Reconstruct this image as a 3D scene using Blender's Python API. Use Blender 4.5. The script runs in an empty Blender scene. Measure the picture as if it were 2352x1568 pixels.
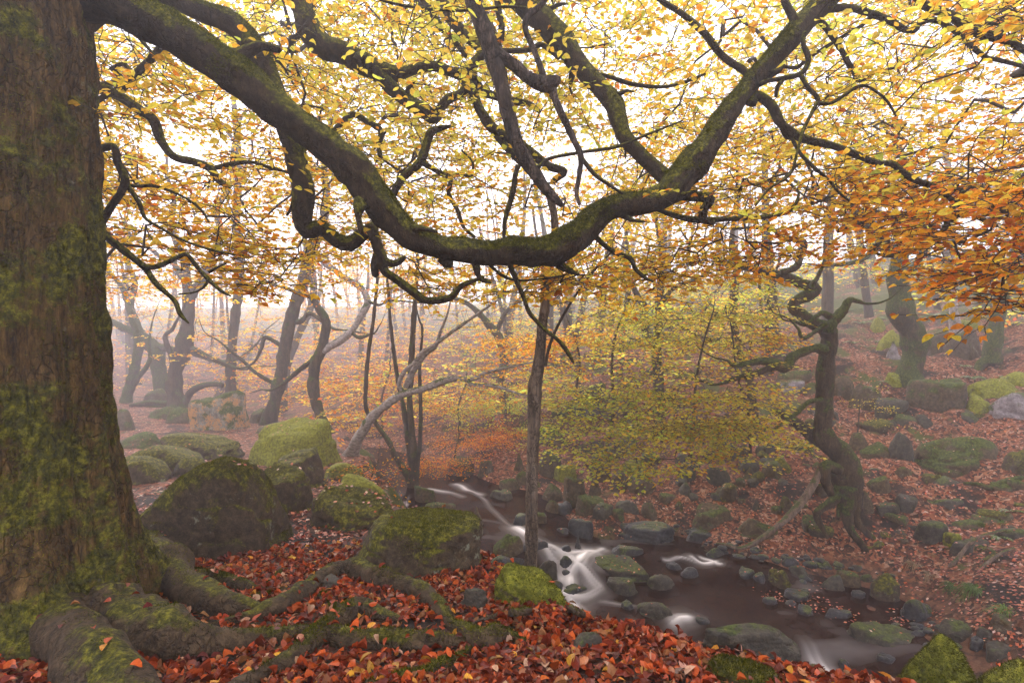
import bpy, math, random
import numpy as np
from mathutils import Vector, Matrix, Euler

random.seed(7)
RNG = np.random.default_rng(7)
R = math.radians
sc = bpy.context.scene
col = sc.collection

# ------------------------------------------------------------------ camera
F = 1176.0            # focal length of the photograph in the 2352 x 1568 frame all survey marks below use (18 mm lens)
EYE = 1.5
cam_d = bpy.data.cameras.new('camera')
cam = bpy.data.objects.new('camera', cam_d)
col.objects.link(cam)
cam.location = (0, 0, EYE)
cam.rotation_euler = (R(90), 0, 0)
cam_d.sensor_width = 36.0
cam_d.lens = 18.0
cam_d.clip_start = 0.05
cam_d.clip_end = 1500
sc.camera = cam

# ------------------------------------------------------------------ world and sun (overcast, glowing from behind the left of the wood)
SUN_EL, SUN_AZ = R(34), R(-26)      # azimuth from +Y, negative to the left
world = bpy.data.worlds.new('World')
sc.world = world
world.use_nodes = True
wn, wl = world.node_tree.nodes, world.node_tree.links
wn.clear()
w_out = wn.new('ShaderNodeOutputWorld')
w_bg = wn.new('ShaderNodeBackground')
w_sky = wn.new('ShaderNodeTexSky')
w_sky.sky_type = 'NISHITA'
w_sky.sun_disc = False
w_sky.sun_elevation = SUN_EL
w_sky.sun_rotation = SUN_AZ
w_sky.air_density = 1.0
w_sky.dust_density = 2.0
w_sky.ozone_density = 1.0
w_hsv = wn.new('ShaderNodeHueSaturation')        # cloud cover takes the blue out of the sky
w_hsv.inputs['Saturation'].default_value = 0.12
w_hsv.inputs['Value'].default_value = 1.0
w_mix = wn.new('ShaderNodeMix'); w_mix.data_type = 'RGBA'; w_mix.blend_type = 'MULTIPLY'
w_mix.inputs['Factor'].default_value = 1.0
w_mix.inputs[7].default_value = (0.98, 0.94, 1.0, 1)
wl.new(w_sky.outputs[0], w_hsv.inputs['Color'])
wl.new(w_hsv.outputs[0], w_mix.inputs[6])
w_cl = wn.new('ShaderNodeMix'); w_cl.data_type = 'RGBA'      # even cloud layer over most of that sky
w_cl.inputs[0].default_value = 0.9
w_cl.inputs[7].default_value = (6.9, 6.6, 7.1, 1)
wl.new(w_mix.outputs[2], w_cl.inputs[6])
wl.new(w_cl.outputs[2], w_bg.inputs['Color'])
w_bg.inputs['Strength'].default_value = 0.15
wl.new(w_bg.outputs[0], w_out.inputs['Surface'])

sun_d = bpy.data.lights.new('sun', 'SUN')
sun_d.energy = 1.5
sun_d.angle = R(25)
sun_d.color = (1.0, 0.93, 0.89)
sun = bpy.data.objects.new('sun', sun_d)
col.objects.link(sun)
sdir = Vector((math.sin(SUN_AZ) * math.cos(SUN_EL), math.cos(SUN_AZ) * math.cos(SUN_EL), math.sin(SUN_EL)))
sun.rotation_euler = sdir.to_track_quat('Z', 'Y').to_euler()

sc.view_settings.view_transform = 'Standard'
sc.view_settings.look = 'None'
sc.view_settings.gamma = 1
sc.view_settings.use_curve_mapping = False
sc.view_settings.exposure = 1.4
cy = sc.cycles
cy.max_bounces = 8
cy.diffuse_bounces = 3
cy.glossy_bounces = 2
cy.transmission_bounces = 5
cy.volume_bounces = 3
cy.transparent_max_bounces = 8
cy.use_denoising = True
cy.sample_clamp_indirect = 6
cy.use_adaptive_sampling = True
cy.adaptive_threshold = 0.03
cy.caustics_reflective = False
cy.caustics_refractive = False

HAZE_DENSITY = 0.0068

# ------------------------------------------------------------------ helpers
def tag(o, label=None, cat=None, group=None, kind=None):
    if label: o['label'] = label
    if cat: o['category'] = cat
    if group: o['group'] = group
    if kind: o['kind'] = kind
    return o

def empty(name, loc=(0, 0, 0)):
    o = bpy.data.objects.new(name, None)
    o.location = loc
    col.objects.link(o)
    return o

def _h(ix, iy, iz):
    n = (ix * 374761393 + iy * 668265263 + iz * 1274126177) & 0xffffffff
    n = ((n ^ (n >> 13)) * 1274126177) & 0xffffffff
    n = n ^ (n >> 16)
    return (n & 0xffff) / 65535.0

def noise(p, scale=1.0, seed=0):
    """smooth value noise in -1..1 for an (N,3) array"""
    q = np.asarray(p, float) * scale + seed * 17.31 + 1000.0
    i = np.floor(q).astype(np.int64); f = q - i
    f = f * f * (3 - 2 * f)
    x, y, z = i[:, 0], i[:, 1], i[:, 2]
    r = 0
    for dx in (0, 1):
        wx = f[:, 0] if dx else 1 - f[:, 0]
        for dy in (0, 1):
            wy = f[:, 1] if dy else 1 - f[:, 1]
            for dz in (0, 1):
                wz = f[:, 2] if dz else 1 - f[:, 2]
                r = r + wx * wy * wz * _h(x + dx, y + dy, z + dz)
    return r * 2 - 1

def fbm(p, scale=1.0, octaves=3, seed=0, gain=0.5):
    r = 0; a = 1.0
    for k in range(octaves):
        r = r + a * noise(p, scale * 2 ** k, seed + k)
        a *= gain
    return r

def mesh_np(name, v, faces, m=None, parent=None, cols=None, smooth=True, link=True):
    """v (N,3); faces: list of int arrays (M,k), k may differ from array to array"""
    me = bpy.data.meshes.new(name)
    v = np.ascontiguousarray(v, dtype=np.float32)
    faces = [np.asarray(f, dtype=np.int32) for f in (faces if isinstance(faces, list) else [faces]) if len(f)]
    me.vertices.add(len(v)); me.vertices.foreach_set('co', v.ravel())
    nl = sum(f.size for f in faces); nf = sum(len(f) for f in faces)
    me.loops.add(nl); me.polygons.add(nf)
    if nf:
        me.loops.foreach_set('vertex_index', np.concatenate([f.ravel() for f in faces]))
        tot = np.concatenate([np.full(len(f), f.shape[1], np.int32) for f in faces])
        st = np.concatenate([[0], np.cumsum(tot)[:-1]]).astype(np.int32)
        me.polygons.foreach_set('loop_start', st)
        me.polygons.foreach_set('loop_total', tot)
        me.polygons.foreach_set('use_smooth', np.full(nf, smooth))
    if cols is not None:
        a = me.color_attributes.new('col', 'FLOAT_COLOR', 'POINT')
        c = np.ones((len(v), 4), np.float32); c[:, :3] = cols
        a.data.foreach_set('color', c.ravel())
    me.update(); me.validate()
    if m: me.materials.append(m)
    if not link: return me
    o = bpy.data.objects.new(name, me)
    col.objects.link(o)
    if parent:
        o.parent = parent
        o.matrix_parent_inverse = Matrix.Translation(-Vector(parent.location))
    return o

def P(px, py, Y):
    """the point at depth Y seen at survey mark (px, py)"""
    return np.array([(px - 1176) / F * Y, Y, EYE - (py - 784) / F * Y])

# ------------------------------------------------------------------ materials
def new_mat(name):
    m = bpy.data.materials.new(name); m.use_nodes = True
    n = m.node_tree.nodes; n.clear()
    out = n.new('ShaderNodeOutputMaterial')
    return m, n, m.node_tree.links, out

def nz(n, l, coord, scale, detail=4, rough=0.6, dist=0.0):
    t = n.new('ShaderNodeTexNoise')
    t.inputs['Scale'].default_value = scale; t.inputs['Detail'].default_value = detail
    t.inputs['Roughness'].default_value = rough; t.inputs['Distortion'].default_value = dist
    l.new(coord, t.inputs['Vector'])
    return t.outputs['Fac']

def ramp(n, l, fac, stops):
    r = n.new('ShaderNodeValToRGB')
    e = r.color_ramp.elements
    while len(e) < len(stops): e.new(0.5)
    for k, (p, c) in enumerate(stops):
        e[k].position = p; e[k].color = (*c, 1) if len(c) == 3 else c
    l.new(fac, r.inputs['Fac'])
    return r.outputs['Color']

def mrange(n, l, v, a, b, c=0.0, d=1.0):
    r = n.new('ShaderNodeMapRange')
    r.inputs[1].default_value = a; r.inputs[2].default_value = b
    r.inputs[3].default_value = c; r.inputs[4].default_value = d
    r.interpolation_type = 'SMOOTHSTEP'
    l.new(v, r.inputs[0])
    return r.outputs[0]

def mth(n, l, op, a, b=None, clamp=False):
    r = n.new('ShaderNodeMath'); r.operation = op; r.use_clamp = clamp
    for i, x in enumerate((a, b)):
        if x is None: continue
        if isinstance(x, (int, float)): r.inputs[i].default_value = x
        else: l.new(x, r.inputs[i])
    return r.outputs[0]

def mix(n, l, fac, a, b):
    r = n.new('ShaderNodeMix'); r.data_type = 'RGBA'
    if isinstance(fac, (int, float)): r.inputs[0].default_value = fac
    else: l.new(fac, r.inputs[0])
    for i, x in ((6, a), (7, b)):
        if isinstance(x, tuple): r.inputs[i].default_value = (*x, 1)
        else: l.new(x, r.inputs[i])
    return r.outputs[2]

def surf_mat(name, base, moss, moss_amt=0.5, up=0.6, scale=1.0, stretch=1.0, bump=0.5, lichen=None, crack=0.0, rough=0.85, bdist=0.02, gs=1.0):
    """bark or stone: two-tone grain, cracks, and moss that grows where the surface faces up"""
    m, n, l, out = new_mat(name)
    geo = n.new('ShaderNodeNewGeometry')
    mp = n.new('ShaderNodeMapping'); mp.inputs['Scale'].default_value = (1, 1, 1.0 / stretch)
    l.new(geo.outputs['Position'], mp.inputs['Vector'])
    co = mp.outputs[0]; pos = geo.outputs['Position']
    n1 = nz(n, l, co, 9 * scale * gs, 6, 0.65, 0.4)
    n2 = nz(n, l, co, 45 * scale * gs, 5, 0.7)
    g = mth(n, l, 'ADD', mth(n, l, 'MULTIPLY', n1, 0.6), mth(n, l, 'MULTIPLY', n2, 0.4))
    c = ramp(n, l, g, [(0.36, base[0]), (0.5, base[1]), (0.64, base[2])])
    height = g
    if crack:
        v = n.new('ShaderNodeTexVoronoi'); v.feature = 'DISTANCE_TO_EDGE'
        v.inputs['Scale'].default_value = 20 * scale
        mp2 = n.new('ShaderNodeMapping'); mp2.inputs['Scale'].default_value = (1, 1, 0.35)
        vm = n.new('ShaderNodeVectorMath'); vm.operation = 'ADD'
        tn = n.new('ShaderNodeTexNoise'); tn.inputs['Scale'].default_value = 7 * scale; tn.inputs['Detail'].default_value = 4
        l.new(pos, tn.inputs['Vector'])
        vs = n.new('ShaderNodeVectorMath'); vs.operation = 'SCALE'; vs.inputs['Scale'].default_value = 0.22 / scale
        l.new(tn.outputs['Color'], vs.inputs[0])
        l.new(pos, vm.inputs[0]); l.new(vs.outputs[0], vm.inputs[1])
        l.new(vm.outputs[0], mp2.inputs['Vector']); l.new(mp2.outputs[0], v.inputs['Vector'])
        big = nz(n, l, pos, 1.7 * scale, 3)
        ck = mrange(n, l, v.outputs['Distance'], 0.0, 0.13)
        ck = mth(n, l, 'MAXIMUM', ck, mrange(n, l, big, 0.52, 0.36, 0.0, 1.0))
        c = mix(n, l, mrange(n, l, ck, 0.0, 1.0, crack, 0.0), c, (0.012, 0.009, 0.006))
        height = mth(n, l, 'ADD', mth(n, l, 'MULTIPLY', ck, 0.7), height)
    sx = n.new('ShaderNodeSeparateXYZ'); l.new(geo.outputs['Normal'], sx.inputs[0])
    mn = nz(n, l, pos, 2.6 * scale, 6, 0.65)
    mf = nz(n, l, pos, 34 * scale, 4, 0.8)
    f = mth(n, l, 'ADD', mth(n, l, 'MULTIPLY', sx.outputs['Z'], up), mth(n, l, 'MULTIPLY', mn, 2.4))
    f = mth(n, l, 'ADD', f, mth(n, l, 'MULTIPLY', mf, 0.7))
    th = 2.2 - moss_amt
    f = mrange(n, l, f, th - 0.12, th + 0.12)
    mc = ramp(n, l, nz(n, l, pos, 22 * scale, 5, 0.75), [(0.34, moss[0]), (0.5, moss[1]), (0.66, moss[2])])
    if lichen:
        ln = nz(n, l, pos, 3.3 * scale, 5, 0.7)
        ln2 = nz(n, l, pos, 21 * scale, 3, 0.6)
        lf = mrange(n, l, mth(n, l, 'ADD', ln, mth(n, l, 'MULTIPLY', ln2, 0.5)), lichen[1], lichen[1] + 0.12, 0, lichen[2])
        c = mix(n, l, lf, c, lichen[0])
    c = mix(n, l, f, c, mc)
    fluff = nz(n, l, pos, 120 * scale, 3, 0.8)
    height = mth(n, l, 'ADD', height, mth(n, l, 'MULTIPLY', mth(n, l, 'MULTIPLY', fluff, f), 0.5))
    bs = n.new('ShaderNodeBsdfPrincipled')
    l.new(c, bs.inputs['Base Color']); bs.inputs['Roughness'].default_value = rough
    bs.inputs['Specular IOR Level'].default_value = 0.25
    bp = n.new('ShaderNodeBump'); bp.inputs['Strength'].default_value = bump; bp.inputs['Distance'].default_value = bdist
    l.new(height, bp.inputs['Height']); l.new(bp.outputs[0], bs.inputs['Normal'])
    l.new(bs.outputs[0], out.inputs['Surface'])
    return m

MOSS_Y = ((0.012, 0.012, 0.002), (0.058, 0.056, 0.005), (0.19, 0.175, 0.014))
MOSS_G = ((0.013, 0.018, 0.004), (0.042, 0.055, 0.009), (0.110, 0.130, 0.020))
M = {}
M['beech_bark'] = surf_mat('beech_bark', ((0.0078, 0.0043, 0.0012), (0.0647, 0.0358, 0.0100), (0.1554, 0.0922, 0.0291)), MOSS_Y, 0.56, 0.35, 1.0, 6.0, 1.0, ((0.20, 0.20, 0.14), 0.90, 0.6), 0.34, 0.9, 0.018, gs=2.6)
M['limb_bark'] = surf_mat('limb_bark', ((0.0086, 0.0055, 0.0030), (0.0287, 0.0180, 0.0095), (0.0647, 0.0422, 0.0223)), MOSS_Y, 0.46, 1.15, 1.6, 1.6, 1.0, None, 0.25, 0.9, 0.014, gs=1.5)
M['root_bark'] = surf_mat('root_bark', ((0.0143, 0.0091, 0.0048), (0.0487, 0.0317, 0.0165), (0.0974, 0.0648, 0.0343)), MOSS_Y, -0.22, 0.95, 1.3, 1.2, 1.0, None, 0.2, 0.9, 0.014, gs=1.8)
M['oak_bark'] = surf_mat('oak_bark', ((0.0214, 0.0138, 0.0077), (0.0609, 0.0396, 0.0223), (0.1074, 0.0720, 0.0407)), MOSS_G, 0.38, 0.75, 1.2, 5.0, 0.9, None, 0.6, 0.9, 0.02)
M['mossy_bark'] = surf_mat('mossy_bark', ((0.0252, 0.0169, 0.0090), (0.0629, 0.0448, 0.0244), (0.1258, 0.0895, 0.0489)), MOSS_G, 0.74, 0.7, 1.2, 2.5, 0.9, None, 0.4, 0.9, 0.02)
M['dead_wood'] = surf_mat('dead_wood', ((0.010, 0.007, 0.005), (0.045, 0.032, 0.024), (0.17, 0.12, 0.09)), MOSS_Y, 0.18, 0.5, 2.0, 6.0, 1.0, None, 0.5, 0.9, 0.02)
M['driftwood'] = surf_mat('driftwood', ((0.035, 0.024, 0.017), (0.11, 0.075, 0.054), (0.22, 0.155, 0.115)), MOSS_G, 0.2, 0.6, 2.0, 4.0, 0.7, None, 0.0, 0.8, 0.01)
M['pale_bark'] = surf_mat('pale_bark', ((0.08, 0.065, 0.055), (0.24, 0.20, 0.18), (0.42, 0.38, 0.34)), MOSS_G, 0.35, 0.5, 1.6, 0.6, 0.5, None, 0.0, 0.8, 0.01)
M['twig_bark'] = surf_mat('twig_bark', ((0.018, 0.013, 0.010), (0.040, 0.030, 0.023), (0.07, 0.055, 0.042)), MOSS_G, 0.05, 0.4, 2.0, 1.0, 0.3)
M['mossy_rock'] = surf_mat('mossy_rock', ((0.0162, 0.0109, 0.0061), (0.0440, 0.0302, 0.0172), (0.0927, 0.0660, 0.0374)), MOSS_Y, 0.30, 0.75, 1.0, 1.0, 0.8, ((0.22, 0.25, 0.18), 0.86, 0.6), 0.0, 0.9, 0.02, gs=1.8)
M['green_rock'] = surf_mat('green_rock', ((0.0258, 0.0178, 0.0103), (0.0687, 0.0480, 0.0274), (0.1318, 0.0960, 0.0548)), MOSS_G, 0.26, 0.7, 1.0, 1.0, 0.8, ((0.25, 0.26, 0.2), 0.86, 0.5), 0.0, 0.9, 0.02, gs=1.8)
M['full_moss'] = surf_mat('full_moss', ((0.0260, 0.0192, 0.0129), (0.0705, 0.0535, 0.0365), (0.1484, 0.1166, 0.0794)), ((0.06, 0.065, 0.008), (0.15, 0.155, 0.016), (0.27, 0.27, 0.03)), 0.98, 0.7, 1.0, 1.0, 1.0, None, 0.0, 0.95, 0.02)
M['grey_rock'] = surf_mat('grey_rock', ((0.0148, 0.0129, 0.0099), (0.0385, 0.0327, 0.0241), (0.0888, 0.0743, 0.0513)), MOSS_G, 0.14, 0.55, 1.0, 1.0, 0.8, ((0.22, 0.25, 0.2), 0.9, 0.5), 0.0, 0.7, 0.02, gs=1.8)
M['wet_rock'] = surf_mat('wet_rock', ((0.0074, 0.0082, 0.0106), (0.0223, 0.0226, 0.0265), (0.0594, 0.0583, 0.0588)), MOSS_G, 0.12, 0.5, 1.2, 1.0, 0.8, None, 0.0, 0.42, 0.02, gs=1.8)
M['bare_rock'] = surf_mat('bare_rock', ((0.07, 0.06, 0.065), (0.18, 0.155, 0.16), (0.32, 0.28, 0.29)), MOSS_G, 0.3, 0.5, 1.0, 1.0, 0.7, None, 0.0, 0.8, 0.02)
M['lichen_rock'] = surf_mat('lichen_rock', ((0.06, 0.055, 0.045), (0.15, 0.14, 0.11), (0.28, 0.26, 0.21)), MOSS_G, 0.45, 0.6, 1.0, 1.0, 0.7, ((0.42, 0.20, 0.055), 0.70, 0.85), 0.0, 0.9, 0.02)

def leaf_mat(name, trans=0.55, gloss=0.0, sat=1.0):
    m, n, l, out = new_mat(name)
    at = n.new('ShaderNodeAttribute'); at.attribute_name = 'col'
    geo = n.new('ShaderNodeNewGeometry')
    k = nz(n, l, geo.outputs['Position'], 60, 3, 0.7)
    c = at.outputs['Color']
    mm = n.new('ShaderNodeMix'); mm.data_type = 'RGBA'; mm.blend_type = 'MULTIPLY'; mm.inputs[0].default_value = 1
    l.new(c, mm.inputs[6]); l.new(ramp(n, l, k, [(0.3, (0.68, 0.62, 0.6)), (0.65, (1.1, 1.12, 1.15))]), mm.inputs[7])
    c = mm.outputs[2]
    d = n.new('ShaderNodeBsdfDiffuse'); l.new(c, d.inputs['Color'])
    t = n.new('ShaderNodeBsdfTranslucent'); l.new(c, t.inputs['Color'])
    mx = n.new('ShaderNodeMixShader'); mx.inputs[0].default_value = trans
    l.new(d.outputs[0], mx.inputs[1]); l.new(t.outputs[0], mx.inputs[2])
    sh = mx.outputs[0]
    if gloss:
        g = n.new('ShaderNodeBsdfGlossy'); g.inputs['Roughness'].default_value = 0.45
        g.inputs['Color'].default_value = (0.9, 0.88, 0.9, 1)
        fr = n.new('ShaderNodeFresnel'); fr.inputs[0].default_value = 1.4
        f = mth(n, l, 'MULTIPLY', fr.outputs[0], gloss)
        m2 = n.new('ShaderNodeMixShader'); l.new(f, m2.inputs[0]); l.new(sh, m2.inputs[1]); l.new(g.outputs[0], m2.inputs[2])
        sh = m2.outputs[0]
    l.new(sh, out.inputs['Surface'])
    return m
M['leaf'] = leaf_mat('tree_leaf', 0.72)
M['litter'] = leaf_mat('fallen_leaf', 0.12, 0.05)
M['fern'] = leaf_mat('fern_leaf', 0.4, 0.15)
M['mossfuzz'] = leaf_mat('moss_strands', 0.45)
# ------------------------------------------------------------------ the land: a ledge on this side, a ravine with the stream, a wooded slope beyond
def W3(px, py, z=None, Y=None):
    k = (py - 784) / F
    if Y is None: Y = (EYE - z) / k
    return ((px - 1176) / F * Y, Y, EYE - k * Y)

VP = [W3(*a[:2], z=a[2]) for a in [      # marks along the stream bed and its far shore
    (860, 1062, -2.0), (1000, 1112, -2.05), (1090, 1122, -2.05), (1100, 1165, -2.25), (1180, 1210, -2.3), (1250, 1245, -2.35),
    (1330, 1300, -2.6), (1290, 1200, -2.2), (1480, 1300, -2.65), (1640, 1340, -2.85), (1650, 1400, -2.9), (1900, 1400, -2.85), (2060, 1430, -2.8),
    (1500, 1240, -2.45), (1600, 1275, -2.55), (1700, 1292, -2.42), (1860, 1345, -2.50), (2000, 1385, -2.50), (2140, 1440, -2.48),
    (1480, 1205, -2.15), (1330, 1150, -2.0), (1240, 1110, -1.85), (1120, 1095, -1.78), (1960, 1260, -2.2),
    (2300, 1480, -2.3), (1400, 1180, -1.95), (1640, 1235, -2.15)]]
VP += [W3(*a[:2], Y=a[2]) for a in [     # marks up the far slope
    (1960, 1150, 9.8), (2000, 1050, 10.8), (2150, 950, 12.2), (2090, 880, 13.3), (2300, 880, 13), (2300, 790, 16), (2050, 785, 18),
    (2200, 700, 22), (2000, 690, 25), (2100, 640, 33), (1500, 1100, 11.5), (1500, 1000, 13.5), (1500, 900, 16.5), (1500, 790, 22),
    (1500, 720, 30), (1700, 1150, 10.6), (1750, 1000, 12.5), (1800, 880, 15), (1800, 760, 21), (1300, 1080, 12.7), (1300, 950, 16), (1300, 860, 20), (1300, 770, 29),
    (1100, 1050, 13.8), (1100, 950, 18), (1100, 860, 25), (900, 1010, 16), (900, 930, 21), (900, 850, 30), (700, 900, 30), (500, 850, 42),
    (2250, 1350, 7.4), (2350, 1330, 7.3), (2300, 1200, 8.8), (2300, 1080, 10.0), (2352, 1420, 6.4)]]
VP += [(2.3, 6.4, -3.4), (4.2, 5.9, -3.4), (3, 5, -3.5), (5.5, 4.5, -3.2), (1.5, 6.2, -3.1), (0.9, 5.0, -2.4), (0.4, 6.2, -2.3), (-0.4, 8.0, -2.0), (-1.2, 10, -2.05), (-2.6, 12.2, -2.05),
       (-4.6, 15.5, -2.0), (-7.2, 20, -2.3), (-13, 28, -2.4), (2.2, 4.0, -2.7), (3.4, 3.4, -2.6), (5.5, 2.6, -2.6), (7, 5, -2.2), (8, 0, -2.4), (10, 6, -0.8),
       (14, 9, 1.0), (20, 14, 3.5), (-30, 44, 0.5), (-60, 55, 1), (0, 60, 5), (30, 50, 9), (60, 60, 11), (60, 20, 8), (60, -20, 4), (12, -20, -2), (20, -10, 0),
       (-60, 90, 7), (0, 100, 9), (60, 110, 12), (120, 140, 13), (-120, 140, 10), (120, 0, 10), (120, -40, 8), (-120, 20, 3), (0, 150, 12), (-120, -40, 0), (-60, -30, -1)]
VP = np.array(VP)
_A = np.linalg.norm(VP[:, None, :2] - VP[None, :, :2], axis=2) - 0.02 * np.eye(len(VP))
_Pm = np.c_[np.ones(len(VP)), VP[:, :2]]
_K = np.block([[_A, _Pm], [_Pm.T, np.zeros((3, 3))]])
_w = np.linalg.solve(_K, np.r_[VP[:, 2], 0, 0, 0])

def valley(X, Y):
    r = np.zeros_like(X, dtype=float)
    for k in range(len(VP)):
        r += _w[k] * np.sqrt((X - VP[k, 0]) ** 2 + (Y - VP[k, 1]) ** 2)
    return r + _w[-3] + _w[-2] * X + _w[-1] * Y

EDGE = np.array([(5, -6), (3.7, 0.5), (2.9, 1.6), (2.0, 2.15), (1.45, 2.45), (.99, 2.76), (.8, 2.9), (.33, 3.2), (.08, 3.8), (-.12, 4.5), (-.55, 5.4), (-1.62, 6.9),
                 (-3.3, 11.3), (-5.6, 16.4), (-8.8, 19.5), (-15, 26), (-30, 34), (-70, 44), (-125, 46), (-125, -39), (5, -39)])

def edge_sd(X, Y):
    """signed distance to the rim of the near ledge, positive on the ledge"""
    d = np.full(X.shape, 1e9); ins = np.zeros(X.shape, bool)
    n = len(EDGE)
    for k in range(n):
        ax, ay = EDGE[k]; bx, by = EDGE[(k + 1) % n]
        ex, ey = bx - ax, by - ay
        t = np.clip(((X - ax) * ex + (Y - ay) * ey) / (ex * ex + ey * ey), 0, 1)
        d = np.minimum(d, np.hypot(X - ax - t * ex, Y - ay - t * ey))
        c = ((ay > Y) != (by > Y)) & (X < (bx - ax) * (Y - ay) / (by - ay + 1e-12) + ax)
        ins ^= c
    return np.where(ins, d, -d)

def height(X, Y):
    q = np.stack([X.ravel(), Y.ravel(), np.zeros(X.size)], 1)
    b1 = fbm(q, 0.45, 3, 3).reshape(X.shape); b2 = fbm(q, 2.2, 3, 9).reshape(X.shape); b3 = noise(q, 9, 5).reshape(X.shape)
    near = np.interp(Y, [-10, 2.2, 3, 4.5, 7, 10, 13, 18, 25, 40, 80], [0, 0, -.13, -.38, -.62, -.88, -1.10, -1.35, -1.50, -1.2, 1.8])
    near = near + 0.02 * np.clip(-X - 9, 0, 14) + 0.022 * b2 + 0.008 * b3
    near = near + 0.05 * b1 * np.clip((Y - 4) / 4, 0, 1)
    dist = np.hypot(X, Y)
    va = valley(X, Y)
    rel = np.clip((va + 2.25) / 1.2, 0.12, 1)
    va = va + rel * (0.16 * b1 + 0.07 * b2 + 0.02 * b3) * np.clip(dist / 8, .5, 2.2)
    sd = edge_sd(X, Y) + 0.07 * b2 * np.clip(Y / 4, .6, 3)
    w = np.clip(0.28 + 0.05 * (Y - 4), 0.28, 1.6)
    t = np.clip((sd + w * 1.35) / (w * 1.55), 0, 1)
    t = t * t * (3 - 2 * t)
    return near * t + va * (1 - t)

def lines(segs):
    r = [segs[0][0]]
    for a, b, s0, s1 in segs:
        x = a
        while x < b:
            f = (x - a) / (b - a); x += s0 * (s1 / s0) ** f
            r.append(min(x, b))
    return np.unique(np.round(r, 4))
GX = lines([(-130, -10, 14, .35), (-10, 10, .09, .09), (10, 130, .35, 14)])
GY = lines([(-40, 1.2, 8, .4), (1.2, 14, .08, .09), (14, 150, .14, 9)])
_gx, _gy = np.meshgrid(GX, GY)
GZ = height(_gx, _gy)

def H(X, Y):
    X = np.asarray(X, float); Y = np.asarray(Y, float)
    i = np.clip(np.searchsorted(GX, X) - 1, 0, len(GX) - 2); j = np.clip(np.searchsorted(GY, Y) - 1, 0, len(GY) - 2)
    u = np.clip((X - GX[i]) / (GX[i + 1] - GX[i]), 0, 1); v = np.clip((Y - GY[j]) / (GY[j + 1] - GY[j]), 0, 1)
    return (GZ[j, i] * (1 - u) + GZ[j, i + 1] * u) * (1 - v) + (GZ[j + 1, i] * (1 - u) + GZ[j + 1, i + 1] * u) * v

_YS = 1.3 * 1.006 ** np.arange(720)
def ground_at(px, py):
    """where the line of sight through a survey mark meets the land"""
    xs = (px - 1176) / F * _YS; zs = EYE - (py - 784) / F * _YS
    hit = np.nonzero(zs <= H(xs, _YS))[0]
    if len(hit) == 0: return P(px, py, 40.0)
    k = hit[0]; Y = _YS[k]
    p = P(px, py, Y); p[2] = float(H(p[0], Y))
    return p

def surf_at(px, py):
    """like ground_at, but stops at the water of the stream"""
    g = ground_at(px, py)
    if edge_sd(np.array([g[0]]), np.array([g[1]]))[0] > 0: return g
    ys = np.linspace(4, g[1], 300); xs = (px - 1176) / F * ys; zs = EYE - (py - 784) / F * ys
    lv = level(xs, ys); h = H(xs, ys)
    hit = np.nonzero((zs <= lv) & (lv > h - .02) & (edge_sd(xs, ys) < -.1))[0]
    if len(hit) == 0: return g
    return np.array([xs[hit[0]], ys[hit[0]], lv[hit[0]] - .02])

def grid_faces(nx, ny):
    a = (np.arange(ny - 1)[:, None] * nx + np.arange(nx - 1)[None]).ravel()
    return np.stack([a, a + 1, a + nx + 1, a + nx], 1)

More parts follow.
